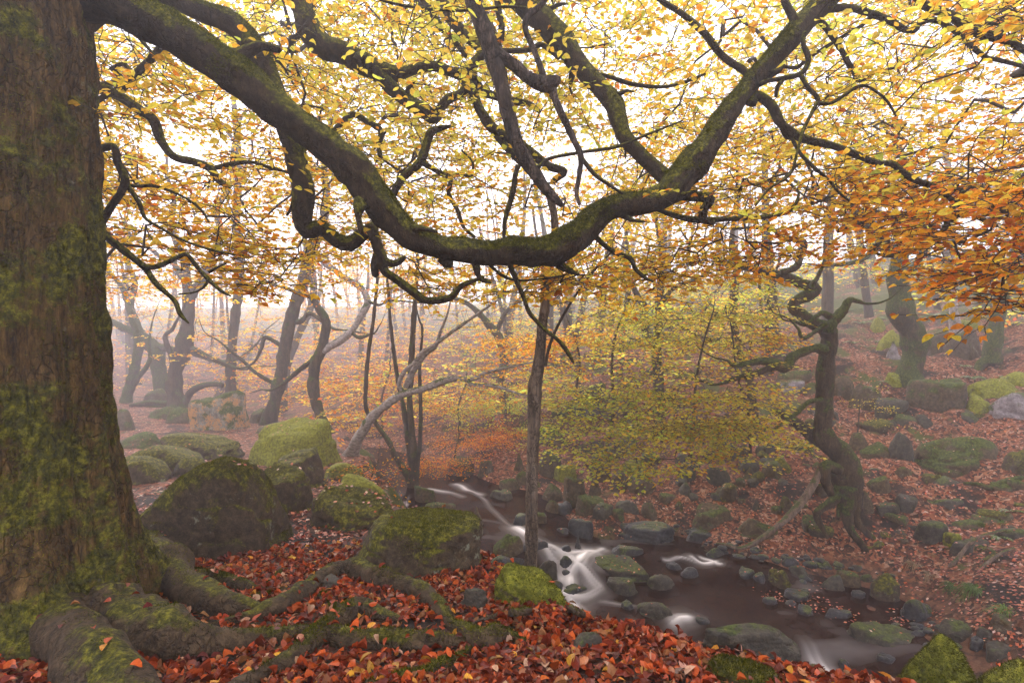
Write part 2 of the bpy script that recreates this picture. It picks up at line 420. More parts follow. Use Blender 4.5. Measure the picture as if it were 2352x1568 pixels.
def ground_mat():
    m, n, l, out = new_mat('forest_floor')
    geo = n.new('ShaderNodeNewGeometry'); pos = geo.outputs['Position']
    ds = n.new('ShaderNodeTexNoise'); ds.inputs['Scale'].default_value = 6; ds.inputs['Detail'].default_value = 5
    l.new(pos, ds.inputs['Vector'])
    sc_ = n.new('ShaderNodeVectorMath'); sc_.operation = 'SCALE'; sc_.inputs['Scale'].default_value = 0.3; l.new(ds.outputs['Color'], sc_.inputs[0])
    ad = n.new('ShaderNodeVectorMath'); ad.operation = 'ADD'; l.new(pos, ad.inputs[0]); l.new(sc_.outputs[0], ad.inputs[1])
    v = n.new('ShaderNodeTexVoronoi'); v.inputs['Scale'].default_value = 20
    l.new(ad.outputs[0], v.inputs['Vector'])
    sep = n.new('ShaderNodeSeparateColor'); l.new(v.outputs['Color'], sep.inputs[0])
    leafc = ramp(n, l, sep.outputs[0], [(0.0, (0.035, 0.012, 0.006)), (0.3, (0.12, 0.035, 0.014)), (0.6, (0.22, 0.07, 0.03)), (0.85, (0.30, 0.14, 0.075)), (1.0, (0.38, 0.24, 0.17))])
    soil = ramp(n, l, nz(n, l, pos, 30, 6, 0.75), [(0.3, (0.004, 0.003, 0.002)), (0.5, (0.014, 0.009, 0.006)), (0.75, (0.035, 0.021, 0.014))])
    bare = nz(n, l, pos, 1.1, 6, 0.65)
    sx = n.new('ShaderNodeSeparateXYZ'); l.new(geo.outputs['Normal'], sx.inputs[0])
    steep = mrange(n, l, sx.outputs['Z'], 0.45, 0.80)
    pxyz = n.new('ShaderNodeSeparateXYZ'); l.new(pos, pxyz.inputs[0])
    f = mth(n, l, 'MULTIPLY', steep, mrange(n, l, bare, 0.36, 0.50))
    f = mth(n, l, 'MULTIPLY', f, mrange(n, l, sep.outputs[1], 0.1, 0.35))
    farm = mrange(n, l, pxyz.outputs['Y'], 5.5, 9.0, 0.25, 1.0)
    f = mth(n, l, 'MULTIPLY', f, farm)
    c = mix(n, l, f, soil, leafc)
    # moss and low green growth
    g1 = nz(n, l, pos, 0.9, 6, 0.7)
    gm = ramp(n, l, nz(n, l, pos, 24, 5, 0.75), [(0.3, (0.02, 0.026, 0.006)), (0.5, (0.06, 0.07, 0.013)), (0.72, (0.13, 0.14, 0.025))])
    hi = mrange(n, l, pxyz.outputs['Z'], 0.5, 3.5, 0.0, 0.16)
    rim = mth(n, l, 'MULTIPLY', mrange(n, l, sx.outputs['Z'], 0.88, 0.6, 0.0, 0.22), mrange(n, l, pxyz.outputs['Z'], -1.6, -0.9))
    gf = mrange(n, l, mth(n, l, 'ADD', mth(n, l, 'ADD', g1, hi), rim), 0.57, 0.66)
    c = mix(n, l, gf, c, gm)
    # stream bed: wet brown cobbles
    bv = n.new('ShaderNodeTexVoronoi'); bv.inputs['Scale'].default_value = 6.5; l.new(ad.outputs[0], bv.inputs['Vector'])
    bed = ramp(n, l, bv.outputs['Distance'], [(0.0, (0.20, 0.095, 0.05)), (0.45, (0.12, 0.055, 0.03)), (0.7, (0.02, 0.01, 0.006))])
    wet = mrange(n, l, pxyz.outputs['Z'], -2.2, -2.4)
    c = mix(n, l, mth(n, l, 'MULTIPLY', wet, 0.75), c, bed)
    bs = n.new('ShaderNodeBsdfPrincipled'); l.new(c, bs.inputs['Base Color'])
    bs.inputs['Roughness'].default_value = 0.85; bs.inputs['Specular IOR Level'].default_value = 0.2
    bp = n.new('ShaderNodeBump'); bp.inputs['Strength'].default_value = 0.8; bp.inputs['Distance'].default_value = 0.03
    hgt = mth(n, l, 'ADD', mth(n, l, 'MULTIPLY', sep.outputs[2], 0.5), nz(n, l, pos, 50, 4, 0.7))
    l.new(hgt, bp.inputs['Height']); l.new(bp.outputs[0], bs.inputs['Normal'])
    l.new(bs.outputs[0], out.inputs['Surface'])
    return m
ground = mesh_np('ground', np.stack([_gx.ravel(), _gy.ravel(), GZ.ravel()], 1), grid_faces(len(GX), len(GY)), ground_mat())
tag(ground, kind='structure')

# ------------------------------------------------------------------ the stream
LV = np.array([W3(*a[:2], z=a[2]) for a in [
    (860, 1062, -1.72), (1000, 1112, -1.78), (1060, 1108, -1.8), (1085, 1128, -1.84), (1095, 1142, -1.98), (1120, 1180, -2.0), (1180, 1210, -2.02), (1250, 1250, -2.06),
    (1310, 1282, -2.16), (1300, 1305, -2.28), (1300, 1330, -2.42), (1330, 1362, -2.5), (1340, 1395, -2.6), (1480, 1260, -2.3), (1570, 1268, -2.32), (1630, 1290, -2.42), (1680, 1286, -2.34), (1560, 1310, -2.47),
    (1650, 1370, -2.56), (1800, 1400, -2.56), (1950, 1410, -2.56), (2100, 1440, -2.56), (1540, 1385, -2.56), (1450, 1395, -2.56), (1700, 1430, -2.56), (1860, 1455, -2.58)]]
    + [(-4.6, 15.5, -1.7), (-7.2, 20, -1.75), (2.25, 6.75, -2.85), (2.3, 6.2, -3.1), (4.05, 6.55, -2.75), (4.1, 6.15, -3.0), (4, 5.2, -3.15), (1.7, 6.6, -3.0), (3, 5.6, -3.1), (5.5, 4.5, -3.2)])
def level(X, Y):
    s = 0; w = 0
    for x, y, z in LV:
        k = 1.0 / ((X - x) ** 2 + (Y - y) ** 2 + 0.02) ** 2.2
        s = s + k * z; w = w + k
    return s / w

FOAM = [  # centre marks of the white water, half width in metres, strength
    ([(1050, 1112), (1078, 1120), (1104, 1136)], .13, .62), ([(985, 1122), (1010, 1127), (1040, 1132), (1062, 1140)], .09, .45), ([(1050, 1190), (1120, 1195), (1170, 1205)], .12, .12),
    ([(1104, 1140), (1150, 1190), (1190, 1218), (1225, 1240)], .09, .26), ([(1190, 1212), (1240, 1245), (1290, 1270), (1370, 1268)], .20, .95), ([(1225, 1240), (1265, 1262), (1310, 1285), (1350, 1275), (1385, 1262)], .15, .8),
    ([(1350, 1270), (1325, 1290), (1305, 1312), (1300, 1330)], .22, 1.25), ([(1300, 1325), (1330, 1345), (1375, 1350)], .17, .8), ([(1270, 1350), (1300, 1362), (1340, 1368), (1380, 1352)], .14, .7),
    ([(1300, 1360), (1320, 1385), (1335, 1405)], .17, .6), ([(1590, 1290), (1615, 1293), (1640, 1290)], .10, .8), ([(1610, 1280), (1635, 1288), (1655, 1295)], .07, .7), ([(1525, 1290), (1560, 1294), (1600, 1292)], .04, .5),
    ([(1545, 1425), (1560, 1440), (1575, 1455)], .16, .8), ([(1380, 1380), (1450, 1390), (1530, 1400)], .08, .22)]

def pt_seg(X, Y, pts):
    d = np.full(X.shape, 1e9); s = np.zeros(X.shape); side = np.zeros(X.shape); acc = 0
    for (ax, ay), (bx, by) in zip(pts[:-1], pts[1:]):
        ex, ey = bx - ax, by - ay; L = math.hypot(ex, ey) + 1e-9
        t = np.clip(((X - ax) * ex + (Y - ay) * ey) / L ** 2, 0, 1)
        dd = np.hypot(X - ax - t * ex, Y - ay - t * ey)
        c = ((X - ax) * ey - (Y - ay) * ex) / L
        m = dd < d
        s = np.where(m, acc + t * L, s); side = np.where(m, c, side); d = np.where(m, dd, d); acc += L
    return d, s, side

def build_water():
    xs = np.concatenate([np.arange(-9, -3, .1), np.arange(-3, 6.6, .03)]); ys = np.concatenate([np.arange(4.4, 12.5, .03), np.arange(12.5, 21, .1)])
    X, Y = np.meshgrid(xs, ys)
    Z = level(X, Y)
    sh = X.shape
    x, y, z = X.ravel(), Y.ravel(), Z.ravel()
    foam = np.zeros(len(x))
    for pts, w, st in FOAM:
        q = []
        for a in pts:      # find the water under the mark
            zz = -2.3
            for _ in range(12):
                p = W3(a[0], a[1], z=zz); zz = float(level(np.array([p[0]]), np.array([p[1]]))[0])
            q.append((p[0], p[1]))
        if len(q) > 2:      # round the corners of the current
            e = np.array([2 * np.array(q[0]) - np.array(q[1])] + [np.array(a) for a in q] + [2 * np.array(q[-1]) - np.array(q[-2])]); qq = []
            for i in range(len(q) - 1):
                a, b, c, d_ = e[i:i + 4]
                for t in np.arange(6) / 6: qq.append(.5 * (2 * b + (c - a) * t + (2 * a - 5 * b + 4 * c - d_) * t * t + (3 * b - 3 * c + d_ - a) * t ** 3))
            q = [tuple(v_) for v_ in qq] + [q[-1]]
        d, s, side = pt_seg(x, y, q)
        gate = np.clip(.72 + .9 * noise(np.stack([s * 2.1 + side * 3, side * 6, side * 0], 1), 1, 15), .25, 1.15)
        wob = noise(np.stack([x * 3, y * 3, x * 0], 1), 1, 4) * w * .5
        streak = noise(np.stack([side * 22 + s * 1.5, s * 1.6, side * 0], 1), 1, 8) * .35 + noise(np.stack([side * 50, s * 2.5, side * 0], 1), 1, 2) * .18
        foam = np.maximum(foam, st * gate * (np.exp(-(np.maximum(d + wob * .6, 0) / (w * .50)) ** 2) * (0.60 + streak * 1.25) + .16 * np.exp(-(d / (w * 1.3)) ** 2) * (1 + streak)))
    # the bottom falls, tumbling towards this bank
    for cx, cy_, w, l_, st in ((4.02, 6.5, .15, .34, .6), (2.3, 7.0, .12, .25, .5)):
        d = np.exp(-((x - cx) / w) ** 2 - ((y - cy_) / l_) ** 2)
        foam = np.maximum(foam, st * d * (.8 + .35 * noise(np.stack([(x - cx) * 18, (y - cy_) * 1.5, x * 0], 1), 1, 6)))
    drift = fbm(np.stack([x * 1.2 + y * .4, y * 2.8, x * 0], 1), 1.0, 4, 12)
    foam = np.clip(foam + 0.08 * np.clip(drift - .35, 0, 1) * (y < 10), 0, 1)
    z = z + 0.035 * foam + 0.004 * drift
    keep = (z > H(x, y) - .08) & (edge_sd(x, y) < -.15) & ((x > -4.4) | (y > 17))
    f = grid_faces(sh[1], sh[0])
    f = f[keep[f].any(axis=1)]
    used = np.unique(f); mp = np.zeros(len(x), int); mp[used] = np.arange(len(used))
    m, n, l, out = new_mat('stream_water')
    at = n.new('ShaderNodeAttribute'); at.attribute_name = 'col'
    geo = n.new('ShaderNodeNewGeometry')
    tr = n.new('ShaderNodeBsdfTransparent'); tr.inputs['Color'].default_value = (0.34, 0.13, 0.07, 1)
    dk = n.new('ShaderNodeBsdfDiffuse'); dk.inputs['Color'].default_value = (0.022, 0.008, 0.004, 1)
    mx0 = n.new('ShaderNodeMixShader'); mx0.inputs[0].default_value = 0.7
    l.new(tr.outputs[0], mx0.inputs[1]); l.new(dk.outputs[0], mx0.inputs[2])
    gl = n.new('ShaderNodeBsdfGlossy'); gl.inputs['Roughness'].default_value = 0.12; gl.inputs['Color'].default_value = (.24, .20, .20, 1)
    bp = n.new('ShaderNodeBump'); bp.inputs['Strength'].default_value = 0.25; bp.inputs['Distance'].default_value = 0.03
    l.new(nz(n, l, geo.outputs['Position'], 7, 3), bp.inputs['Height']); l.new(bp.outputs[0], gl.inputs['Normal'])
    fr = n.new('ShaderNodeFresnel'); fr.inputs[0].default_value = 1.33
    mx1 = n.new('ShaderNodeMixShader'); l.new(fr.outputs[0], mx1.inputs[0]); l.new(mx0.outputs[0], mx1.inputs[1]); l.new(gl.outputs[0], mx1.inputs[2])
    fo = n.new('ShaderNodeBsdfDiffuse'); fo.inputs['Color'].default_value = (0.92, 0.89, 0.89, 1)
    sp = n.new('ShaderNodeSeparateColor'); l.new(at.outputs['Color'], sp.inputs[0])
    mx2 = n.new('ShaderNodeMixShader'); l.new(sp.outputs[0], mx2.inputs[0]); l.new(mx1.outputs[0], mx2.inputs[1]); l.new(fo.outputs[0], mx2.inputs[2])
    l.new(mx2.outputs[0], out.inputs['Surface'])
    o = mesh_np('stream_water', np.stack([x, y, z], 1)[used], mp[f], m, cols=np.repeat(foam[used][:, None], 3, 1))
    tag(o, kind='structure')
build_water()
# ------------------------------------------------------------------ tubes
def resample(pts, step):
    """Catmull-Rom through (x,y,z,r) rows"""
    p = np.array(pts, float)
    if len(p) < 3:
        q = [p[0] + (p[-1] - p[0]) * t for t in np.linspace(0, 1, max(2, int(np.linalg.norm(p[-1, :3] - p[0, :3]) / step) + 1))]
        return np.array(q)
    e = np.vstack([2 * p[0] - p[1], p, 2 * p[-1] - p[-2]])
    out = []
    for i in range(len(p) - 1):
        a, b, c, d = e[i:i + 4]
        n = max(1, int(np.linalg.norm(c[:3] - b[:3]) / step))
        for t in np.arange(n) / n:
            out.append(.5 * (2 * b + (c - a) * t + (2 * a - 5 * b + 4 * c - d) * t * t + (3 * b - 3 * c + d - a) * t ** 3))
    out.append(p[-1])
    out = np.array(out); out[:, 3] = np.maximum(out[:, 3], p[:, 3].min() * .6)
    return out

def tube(q, sides, bump=0.0, seed=0, knots=0.0, bscale=None):
    """returns verts, quads for a bumpy closed tube round the path q (x,y,z,r)"""
    n = len(q); c = q[:, :3]; r = q[:, 3].copy()
    t = np.gradient(c, axis=0); t /= np.linalg.norm(t, axis=1)[:, None] + 1e-9
    u = np.zeros((n, 3)); ref = np.array([0, 0, 1.]) if abs(t[0, 2]) < .8 else np.array([1., 0, 0])
    u0 = np.cross(t[0], ref); u[0] = u0 / np.linalg.norm(u0)
    for i in range(1, n):
        w = u[i - 1] - t[i] * np.dot(u[i - 1], t[i]); u[i] = w / (np.linalg.norm(w) + 1e-9)
    v = np.cross(t, u)
    if knots:
        r = r * (1 + knots * noise(np.c_[np.arange(n) * .0 + seed, c[:, 2] * 3 + seed, c[:, 0] * 3], 2.0 / max(r.mean() * 12, .05), seed))
    a = np.linspace(0, 2 * np.pi, sides, endpoint=False)
    ring = u[:, None] * np.cos(a)[None, :, None] + v[:, None] * np.sin(a)[None, :, None]
    V = (c[:, None] + ring * r[:, None, None]).reshape(-1, 3)
    if bump:
        bs = bscale or 1.2 / max(r.mean(), .01)
        nv = ring.reshape(-1, 3); rr = np.repeat(r, sides)
        V = V + nv * (rr * bump * (fbm(V, bs * .5, 3, seed) + .4 * noise(V, bs * 3, seed + 5)))[:, None]
    i = np.arange(n - 1)[:, None] * sides; j = np.arange(sides)[None]
    A = (i + j).ravel(); B = (i + (j + 1) % sides).ravel()
    Fq = np.stack([A, B, B + sides, A + sides], 1)
    V = np.vstack([V, c[0] - t[0] * r[0] * .3, c[-1] + t[-1] * r[-1] * .7])
    k = np.arange(sides); k2 = (k + 1) % sides
    T = np.vstack([np.stack([k2, k, np.full(sides, n * sides)], 1), np.stack([k + (n - 1) * sides, k2 + (n - 1) * sides, np.full(sides, n * sides + 1)], 1)])
    return V, Fq, T

class Batch:
    def __init__(s): s.v = []; s.q = []; s.t = []; s.c = []; s.n = 0
    def add(s, V, Q=None, T=None, C=None):
        s.v.append(V)
        if Q is not None and len(Q): s.q.append(np.asarray(Q) + s.n)
        if T is not None and len(T): s.t.append(np.asarray(T) + s.n)
        if C is not None: s.c.append(C)
        s.n += len(V)
    def build(s, name, m, parent=None, smooth=True):
        if not s.v: return None
        return mesh_np(name, np.vstack(s.v), [np.vstack(x) for x in (s.q, s.t) if x], m, parent, np.vstack(s.c) if s.c else None, smooth)

def px_path(pts, Y0, Y1=None, wob=0.0, seed=0):
    """survey marks (px,py,r px) at a depth running from Y0 to Y1 -> path in metres"""
    Y1 = Y0 if Y1 is None else Y1
    n = len(pts); out = []
    for i, (x, y, r) in enumerate(pts):
        Y = Y0 + (Y1 - Y0) * (i / max(1, n - 1))
        if wob: Y += wob * noise(np.array([[i * .6, seed * 3.3, 0]]), 1.0, seed)[0] * min(1, i / 2)
        out.append([*P(x, y, Y), r / F * Y])
    return np.array(out)

# ------------------------------------------------------------------ branching growth
class Skeleton:
    """nodes of a growing tree; every attractor is joined to its nearest node by a crooked path"""
    def __init__(s): s.p = []; s.par = []; s.fix = []
    def add_path(s, q):
        idx = len(s.p); 
        for k, r in enumerate(q):
            s.p.append(r[:3]); s.par.append(idx + k - 1 if k else -1); s.fix.append(r[3])
    def grow(s, att, seg=.22, wig=.3, rng=None, up=.0):
        P0 = np.zeros((len(s.p) + len(att) * 14, 3)); m = len(s.p); P0[:m] = np.array(s.p)
        if len(att) == 0: return []
        base = P0[:m]
        d0 = np.array([np.min(np.linalg.norm(base - a, axis=1)) for a in att])
        tips = []
        for a in att[np.argsort(d0)]:
            d = np.linalg.norm(P0[:m] - a, axis=1)
            k = int(np.argmin(d)); L = d[k]
            n = max(1, min(12, int(L / seg))); prev = k
            b = P0[k].copy()
            side = rng.normal(0, 1, 3); side2 = rng.normal(0, 1, 3)
            for j in range(1, n + 1):
                t = j / n
                w = wig * L * (math.sin(math.pi * t) * side * .22 + math.sin(2 * math.pi * t) * side2 * .16)
                q = b + (a - b) * t + w + (rng.normal(0, seg * wig * .35, 3) if j < n else 0)
                q[2] += up * L * math.sin(math.pi * t)
                if m >= len(P0): P0 = np.vstack([P0, np.zeros((5000, 3))])
                P0[m] = q; s.p.append(q); s.par.append(prev); s.fix.append(0); prev = m; m += 1
            tips.append(m - 1)
        return tips
    def batch(s, tip_r, power=.42, rmax=.05, sides=4, B=None, start=0):
        n = len(s.p); cnt = np.zeros(n); kids = np.zeros(n, int)
        for i in range(n - 1, 0, -1):
            if kids[i] == 0: cnt[i] = 1
            if s.par[i] >= 0: cnt[s.par[i]] += cnt[i]; kids[s.par[i]] += 1
        r = np.minimum(tip_r * np.maximum(cnt, 1) ** power, rmax)
        p = np.array(s.p); fix = np.array(s.fix); par = np.array(s.par)
        B = B or Batch()
        e = np.array([i for i in range(n) if par[i] >= 0 and fix[i] == 0])
        if len(e) == 0: return B
        a = p[par[e]]; b = p[e]; ra = np.where(fix[par[e]] > 0, r[e] * 1.15, r[par[e]]); ra = np.minimum(ra, r[e] * 1.35); rb = r[e]
        t = b - a; t /= np.linalg.norm(t, axis=1)[:, None] + 1e-9
        ref = np.where(np.abs(t[:, 2:3]) < .9, np.array([[0, 0, 1.]]), np.array([[1., 0, 0]]))
        u = np.cross(t, ref); u /= np.linalg.norm(u, axis=1)[:, None]; v = np.cross(t, u)
        b = b + t * rb[:, None] * .5
        ang = np.linspace(0, 2 * np.pi, sides, endpoint=False)
        ring = u[:, None] * np.cos(ang)[None, :, None] + v[:, None] * np.sin(ang)[None, :, None]
        V = np.concatenate([a[:, None] + ring * ra[:, None, None], b[:, None] + ring * rb[:, None, None]], 1).reshape(-1, 3)
        i = np.arange(len(e))[:, None] * 2 * sides; j = np.arange(sides)[None]
        A = (i + j).ravel(); Bq = (i + (j + 1) % sides).ravel()
        B.add(V, np.stack([A, Bq, Bq + sides, A + sides], 1))
        return B

# ------------------------------------------------------------------ leaves
PAL = {  # colour, weight
    'gold':   [((.93, .57, .05), 5), ((.93, .66, .08), 4), ((.74, .62, .08), 1.6), ((.92, .38, .035), 2.4), ((.55, .17, .03), .4)],
    'lemon':  [((.94, .70, .10), 5), ((.84, .70, .10), 4), ((.66, .64, .09), 2), ((.92, .50, .05), 1.6), ((.55, .18, .03), .25)],
    'amber':  [((.92, .50, .04), 5), ((.90, .33, .03), 4), ((.88, .62, .07), 3), ((.55, .16, .03), 1.2)],
    'orange': [((.88, .27, .03), 5), ((.90, .40, .035), 4), ((.62, .14, .025), 2), ((.85, .56, .06), 1)],
    'russet': [((.50, .14, .03), 5), ((.62, .20, .03), 4), ((.36, .09, .03), 3), ((.72, .34, .05), 1.5)],
    'green':  [((.56, .66, .10), 5), ((.68, .70, .10), 4), ((.82, .70, .09), 2), ((.40, .52, .09), 2)],
    'greengold': [((.74, .70, .09), 5), ((.88, .70, .08), 4), ((.56, .62, .09), 3), ((.90, .46, .045), 1)],
    'litter': [((.27, .047, .013), 5), ((.38, .078, .018), 4.5), ((.13, .022, .008), 5), ((.26, .11, .045), 2.5), ((.42, .24, .15), .8), ((.50, .24, .03), .5), ((.11, .03, .02), 2.5)],
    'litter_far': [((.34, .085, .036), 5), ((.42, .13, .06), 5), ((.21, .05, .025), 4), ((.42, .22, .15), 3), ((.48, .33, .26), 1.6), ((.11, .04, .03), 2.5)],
}
def palette(name, n, rng, vary=.18):
    P_ = PAL[name]; c = np.array([a for a, _ in P_]); w = np.array([b for _, b in P_], float); w /= w.sum()
    k = rng.choice(len(c), n, p=w)
    return np.clip(c[k] * (1 + rng.normal(0, vary, (n, 1))) * (1 + rng.normal(0, .06, (n, 3))), .004, .95)

def leaf_geo(p, d, nrm, L, cols, kind='mid', wid=.62, curl=.12, rng=None):
    """p base (N,3), d direction to the tip, nrm upward normal, L length. Returns V, Q/T, C"""
    n = len(p)
    d = d / (np.linalg.norm(d, axis=1)[:, None] + 1e-9)
    s = np.cross(d, nrm); s /= np.linalg.norm(s, axis=1)[:, None] + 1e-9
    up = np.cross(s, d)
    if kind == 'far':
        tpl = [(0, 0, 0), (.5, -.5, .05), (1, 0, 0), (.5, .5, .05)]; q = [(0, 1, 2, 3)]
    elif kind == 'mid':
        tpl = [(0, 0, 0), (.28, -.46, 1), (.72, -.40, 1), (1, 0, 0), (.72, .40, 1), (.28, .46, 1)]; q = [(0, 1, 2, 3), (0, 3, 4, 5)]
    else:
        tpl = [(0, 0, 0), (.18, -.34, .7), (.45, -.5, 1.1), (.78, -.33, .5), (1, 0, -.6), (.78, .33, .5), (.45, .5, 1.1), (.18, .34, .7), (.33, 0, .1), (.66, 0, 0)]
        q = [(0, 1, 2, 8), (8, 2, 3, 9), (0, 8, 6, 7), (8, 9, 5, 6), (9, 3, 4, 4), (9, 4, 5, 5)]
    tpl = np.array(tpl)
    cv = (curl * (1 + (rng.normal(0, .8, n) if rng is not None else 0)))[:, None] if rng is not None else np.full((n, 1), curl)
    V = (p[:, None] + d[:, None] * (tpl[None, :, 0] * L[:, None])[..., None] + s[:, None] * (tpl[None, :, 1] * L[:, None] * wid)[..., None]
         + up[:, None] * (tpl[None, :, 2] * L[:, None] * cv)[..., None])
    k = len(tpl); off = np.arange(n)[:, None, None] * k
    C = np.repeat(cols, k, 0)
    if kind == 'near':
        Q = (np.array([x for x in q if len(set(x)) == 4])[None] + off).reshape(-1, 4)
        T = (np.array([x[:3] if x[2] == x[3] else x for x in q if len(set(x)) == 3])[None] + off).reshape(-1, 3)
        return V.reshape(-1, 3), Q, T, C
    return V.reshape(-1, 3), (np.array(q)[None] + off).reshape(-1, 4), None, C

def make_sprays(rng, count, length, n_leaf, leaf):
    """flat sprays as beech carries them: a crooked shoot, side shoots, leaves alternating in the plane"""
    res = []
    for _ in range(count):
        segs = []; lp = []; ld = []
        def shoot(o, ang, Ln, depth):
            k = max(2, int(Ln / .07)); p = o.copy(); a = ang
            for j in range(k):
                q = p + np.array([math.cos(a), math.sin(a), rng.normal(0, .12)]) * Ln / k
                segs.append((p.copy(), q.copy(), .0011 + .0009 * depth)); p = q
                a += rng.normal(0, .22)
                sd = 1 if j % 2 else -1
                if depth and j % 2 == 0 and j < k - 1: shoot(p.copy(), a + sd * rng.uniform(.6, 1.0), Ln * rng.uniform(.35, .6), depth - 1)
                lp.append(p.copy()); b = a + sd * rng.uniform(.5, 1.1); ld.append([math.cos(b), math.sin(b), rng.normal(-.1, .15)])
            lp.append(p.copy()); ld.append([math.cos(a), math.sin(a), -.05])
        shoot(np.zeros(3), 0, length, 1)
        lp = np.array(lp); ld = np.array(ld)
        if len(lp) > n_leaf:
            k = rng.choice(len(lp), n_leaf, replace=False); lp = lp[k]; ld = ld[k]
        res.append((segs, lp, ld))
    return res

def place_sprays(tips, dirs, templates, rng, leaf, tilt=.22):
    """returns leaf arrays (p,d,n,L) and shoot segments (a,b,r), index of the spray per leaf"""
    PP = []; DD = []; NN = []; SA = []; SB = []; SR = []; ID = []
    for i, (t, dr) in enumerate(zip(tips, dirs)):
        segs, lp, ld = templates[int(rng.integers(len(templates)))]
        yaw = math.atan2(dr[1], dr[0]) + rng.normal(0, .5)
        Mx = np.array(Euler((rng.normal(0, tilt), rng.normal(.08, tilt), yaw), 'XYZ').to_matrix())
        s = rng.uniform(.8, 1.2)
        PP.append(t + (lp * s) @ Mx.T); DD.append(ld @ Mx.T)
        nn = np.tile(Mx[:, 2], (len(lp), 1)) + rng.normal(0, .30, (len(lp), 3)); NN.append(nn)
        ID.append(np.full(len(lp), i))
        if segs:
            A = np.array([x[0] for x in segs]); B_ = np.array([x[1] for x in segs])
            SA.append(t + (A * s) @ Mx.T); SB.append(t + (B_ * s) @ Mx.T); SR.append(np.array([x[2] for x in segs]))
    PP = np.vstack(PP); DD = np.vstack(DD); NN = np.vstack(NN)
    L = leaf * rng.uniform(.55, 1.22, len(PP))
    return PP, DD, NN, L, np.concatenate(ID), (np.vstack(SA), np.vstack(SB), np.concatenate(SR))

def seg_tubes(B, A, E, r, sides=3):
    t = E - A; t /= np.linalg.norm(t, axis=1)[:, None] + 1e-9
    ref = np.where(np.abs(t[:, 2:3]) < .9, np.array([[0, 0, 1.]]), np.array([[1., 0, 0]]))
    u = np.cross(t, ref); u /= np.linalg.norm(u, axis=1)[:, None]; v = np.cross(t, u)
    ang = np.linspace(0, 2 * np.pi, sides, endpoint=False)
    ring = u[:, None] * np.cos(ang)[None, :, None] + v[:, None] * np.sin(ang)[None, :, None]
    V = np.concatenate([A[:, None] + ring * r[:, None, None], E[:, None] + ring * (r * .8)[:, None, None]], 1).reshape(-1, 3)
    i = np.arange(len(A))[:, None] * 2 * sides; j = np.arange(sides)[None]
    a = (i + j).ravel(); b = (i + (j + 1) % sides).ravel()
    B.add(V, np.stack([a, b, b + sides, a + sides], 1))

def cloud(n, c, s, rng, flat=None):
    """n points in an ellipsoid (denser towards the middle); flat = spacing of foliage layers"""
    p = rng.normal(0, 1, (n, 3)); p /= np.linalg.norm(p, axis=1)[:, None]; p *= rng.uniform(0, 1, (n, 1)) ** .45
    p = p * np.array(s) + np.array(c)
    if flat: p[:, 2] = np.round(p[:, 2] / flat) * flat + rng.normal(0, flat * .20, n) + .12 * (p[:, 0] - c[0])
    return p
# ------------------------------------------------------------------ boulders and stones
import bmesh
def ico(level):
    bm = bmesh.new(); bmesh.ops.create_icosphere(bm, subdivisions=level, radius=1)
    v = np.array([x.co[:] for x in bm.verts]); f = np.array([[w.index for w in x.verts] for x in bm.faces]); bm.free()
    return v, f
ICO = {k: ico(k) for k in (3, 4, 5, 6)}

def rock_shape(lv, seed, shape='block', sharp=7, rough=.05, planes=None):
    v, f = ICO[lv]; rng = np.random.default_rng(seed)
    if shape == 'flat': N = [(rng.normal(0, .12), rng.normal(-.08, .1), 1, .8)] + [(math.cos(a), math.sin(a), rng.uniform(-.1, .6), rng.uniform(.75, 1)) for a in rng.uniform(-.45, .45, 6) + np.arange(6) * 2 * math.pi / 6 + rng.uniform(0, 1)]
    elif shape == 'peak': N = [(math.cos(a), rng.uniform(.6, 1.1) * math.sin(a), .75, rng.uniform(.72, .85)) for a in rng.uniform(-.3, .3, 5) + np.arange(5) * 2 * math.pi / 5 + .5]
    elif shape == 'dome': N = [(rng.normal(0, 1), rng.normal(0, 1), rng.uniform(.1, 1.2), rng.uniform(.9, 1)) for _ in range(9)] + [(math.cos(a), math.sin(a), .1, .95) for a in np.arange(6) + .3]
    else: N = [(rng.normal(0, .16), rng.normal(-.05, .14), 1, rng.uniform(.68, .85))] + [(math.cos(a), math.sin(a), rng.uniform(-.2, .35), rng.uniform(.78, 1)) for a in rng.uniform(-.4, .4, 6) + np.arange(6) * math.pi / 3 + rng.uniform(0, 1)] + [(rng.normal(0, 1), rng.normal(0, 1), .7, rng.uniform(.9, 1.05)) for _ in range(2)]
    if planes: N = list(planes)
    N.append((0, 0, -1, .9))
    N = np.array(N, float); N[:, :3] /= np.linalg.norm(N[:, :3], axis=1)[:, None]
    k = np.maximum(v @ N[:, :3].T, 1e-3) / N[:, 3][None]
    p = {'dome': 10, 'block': 18, 'flat': 17, 'peak': 14}[shape] if sharp == 7 else sharp
    r = (k ** p).sum(1) ** (-1 / p)
    V = v * r[:, None]
    ext = np.abs(V).max(0); ext[2] = V[:, 2].max()
    V = V / ext
    nn = fbm(V + seed, 1.5, 4, seed, .55); st = np.abs(noise(V * np.array([1, 1, 2.2]) + seed, 2.2, seed + 3))
    V = V * (1 + rough * nn - rough * .8 * np.exp(-(st / .09) ** 2))[:, None]
    return V, f

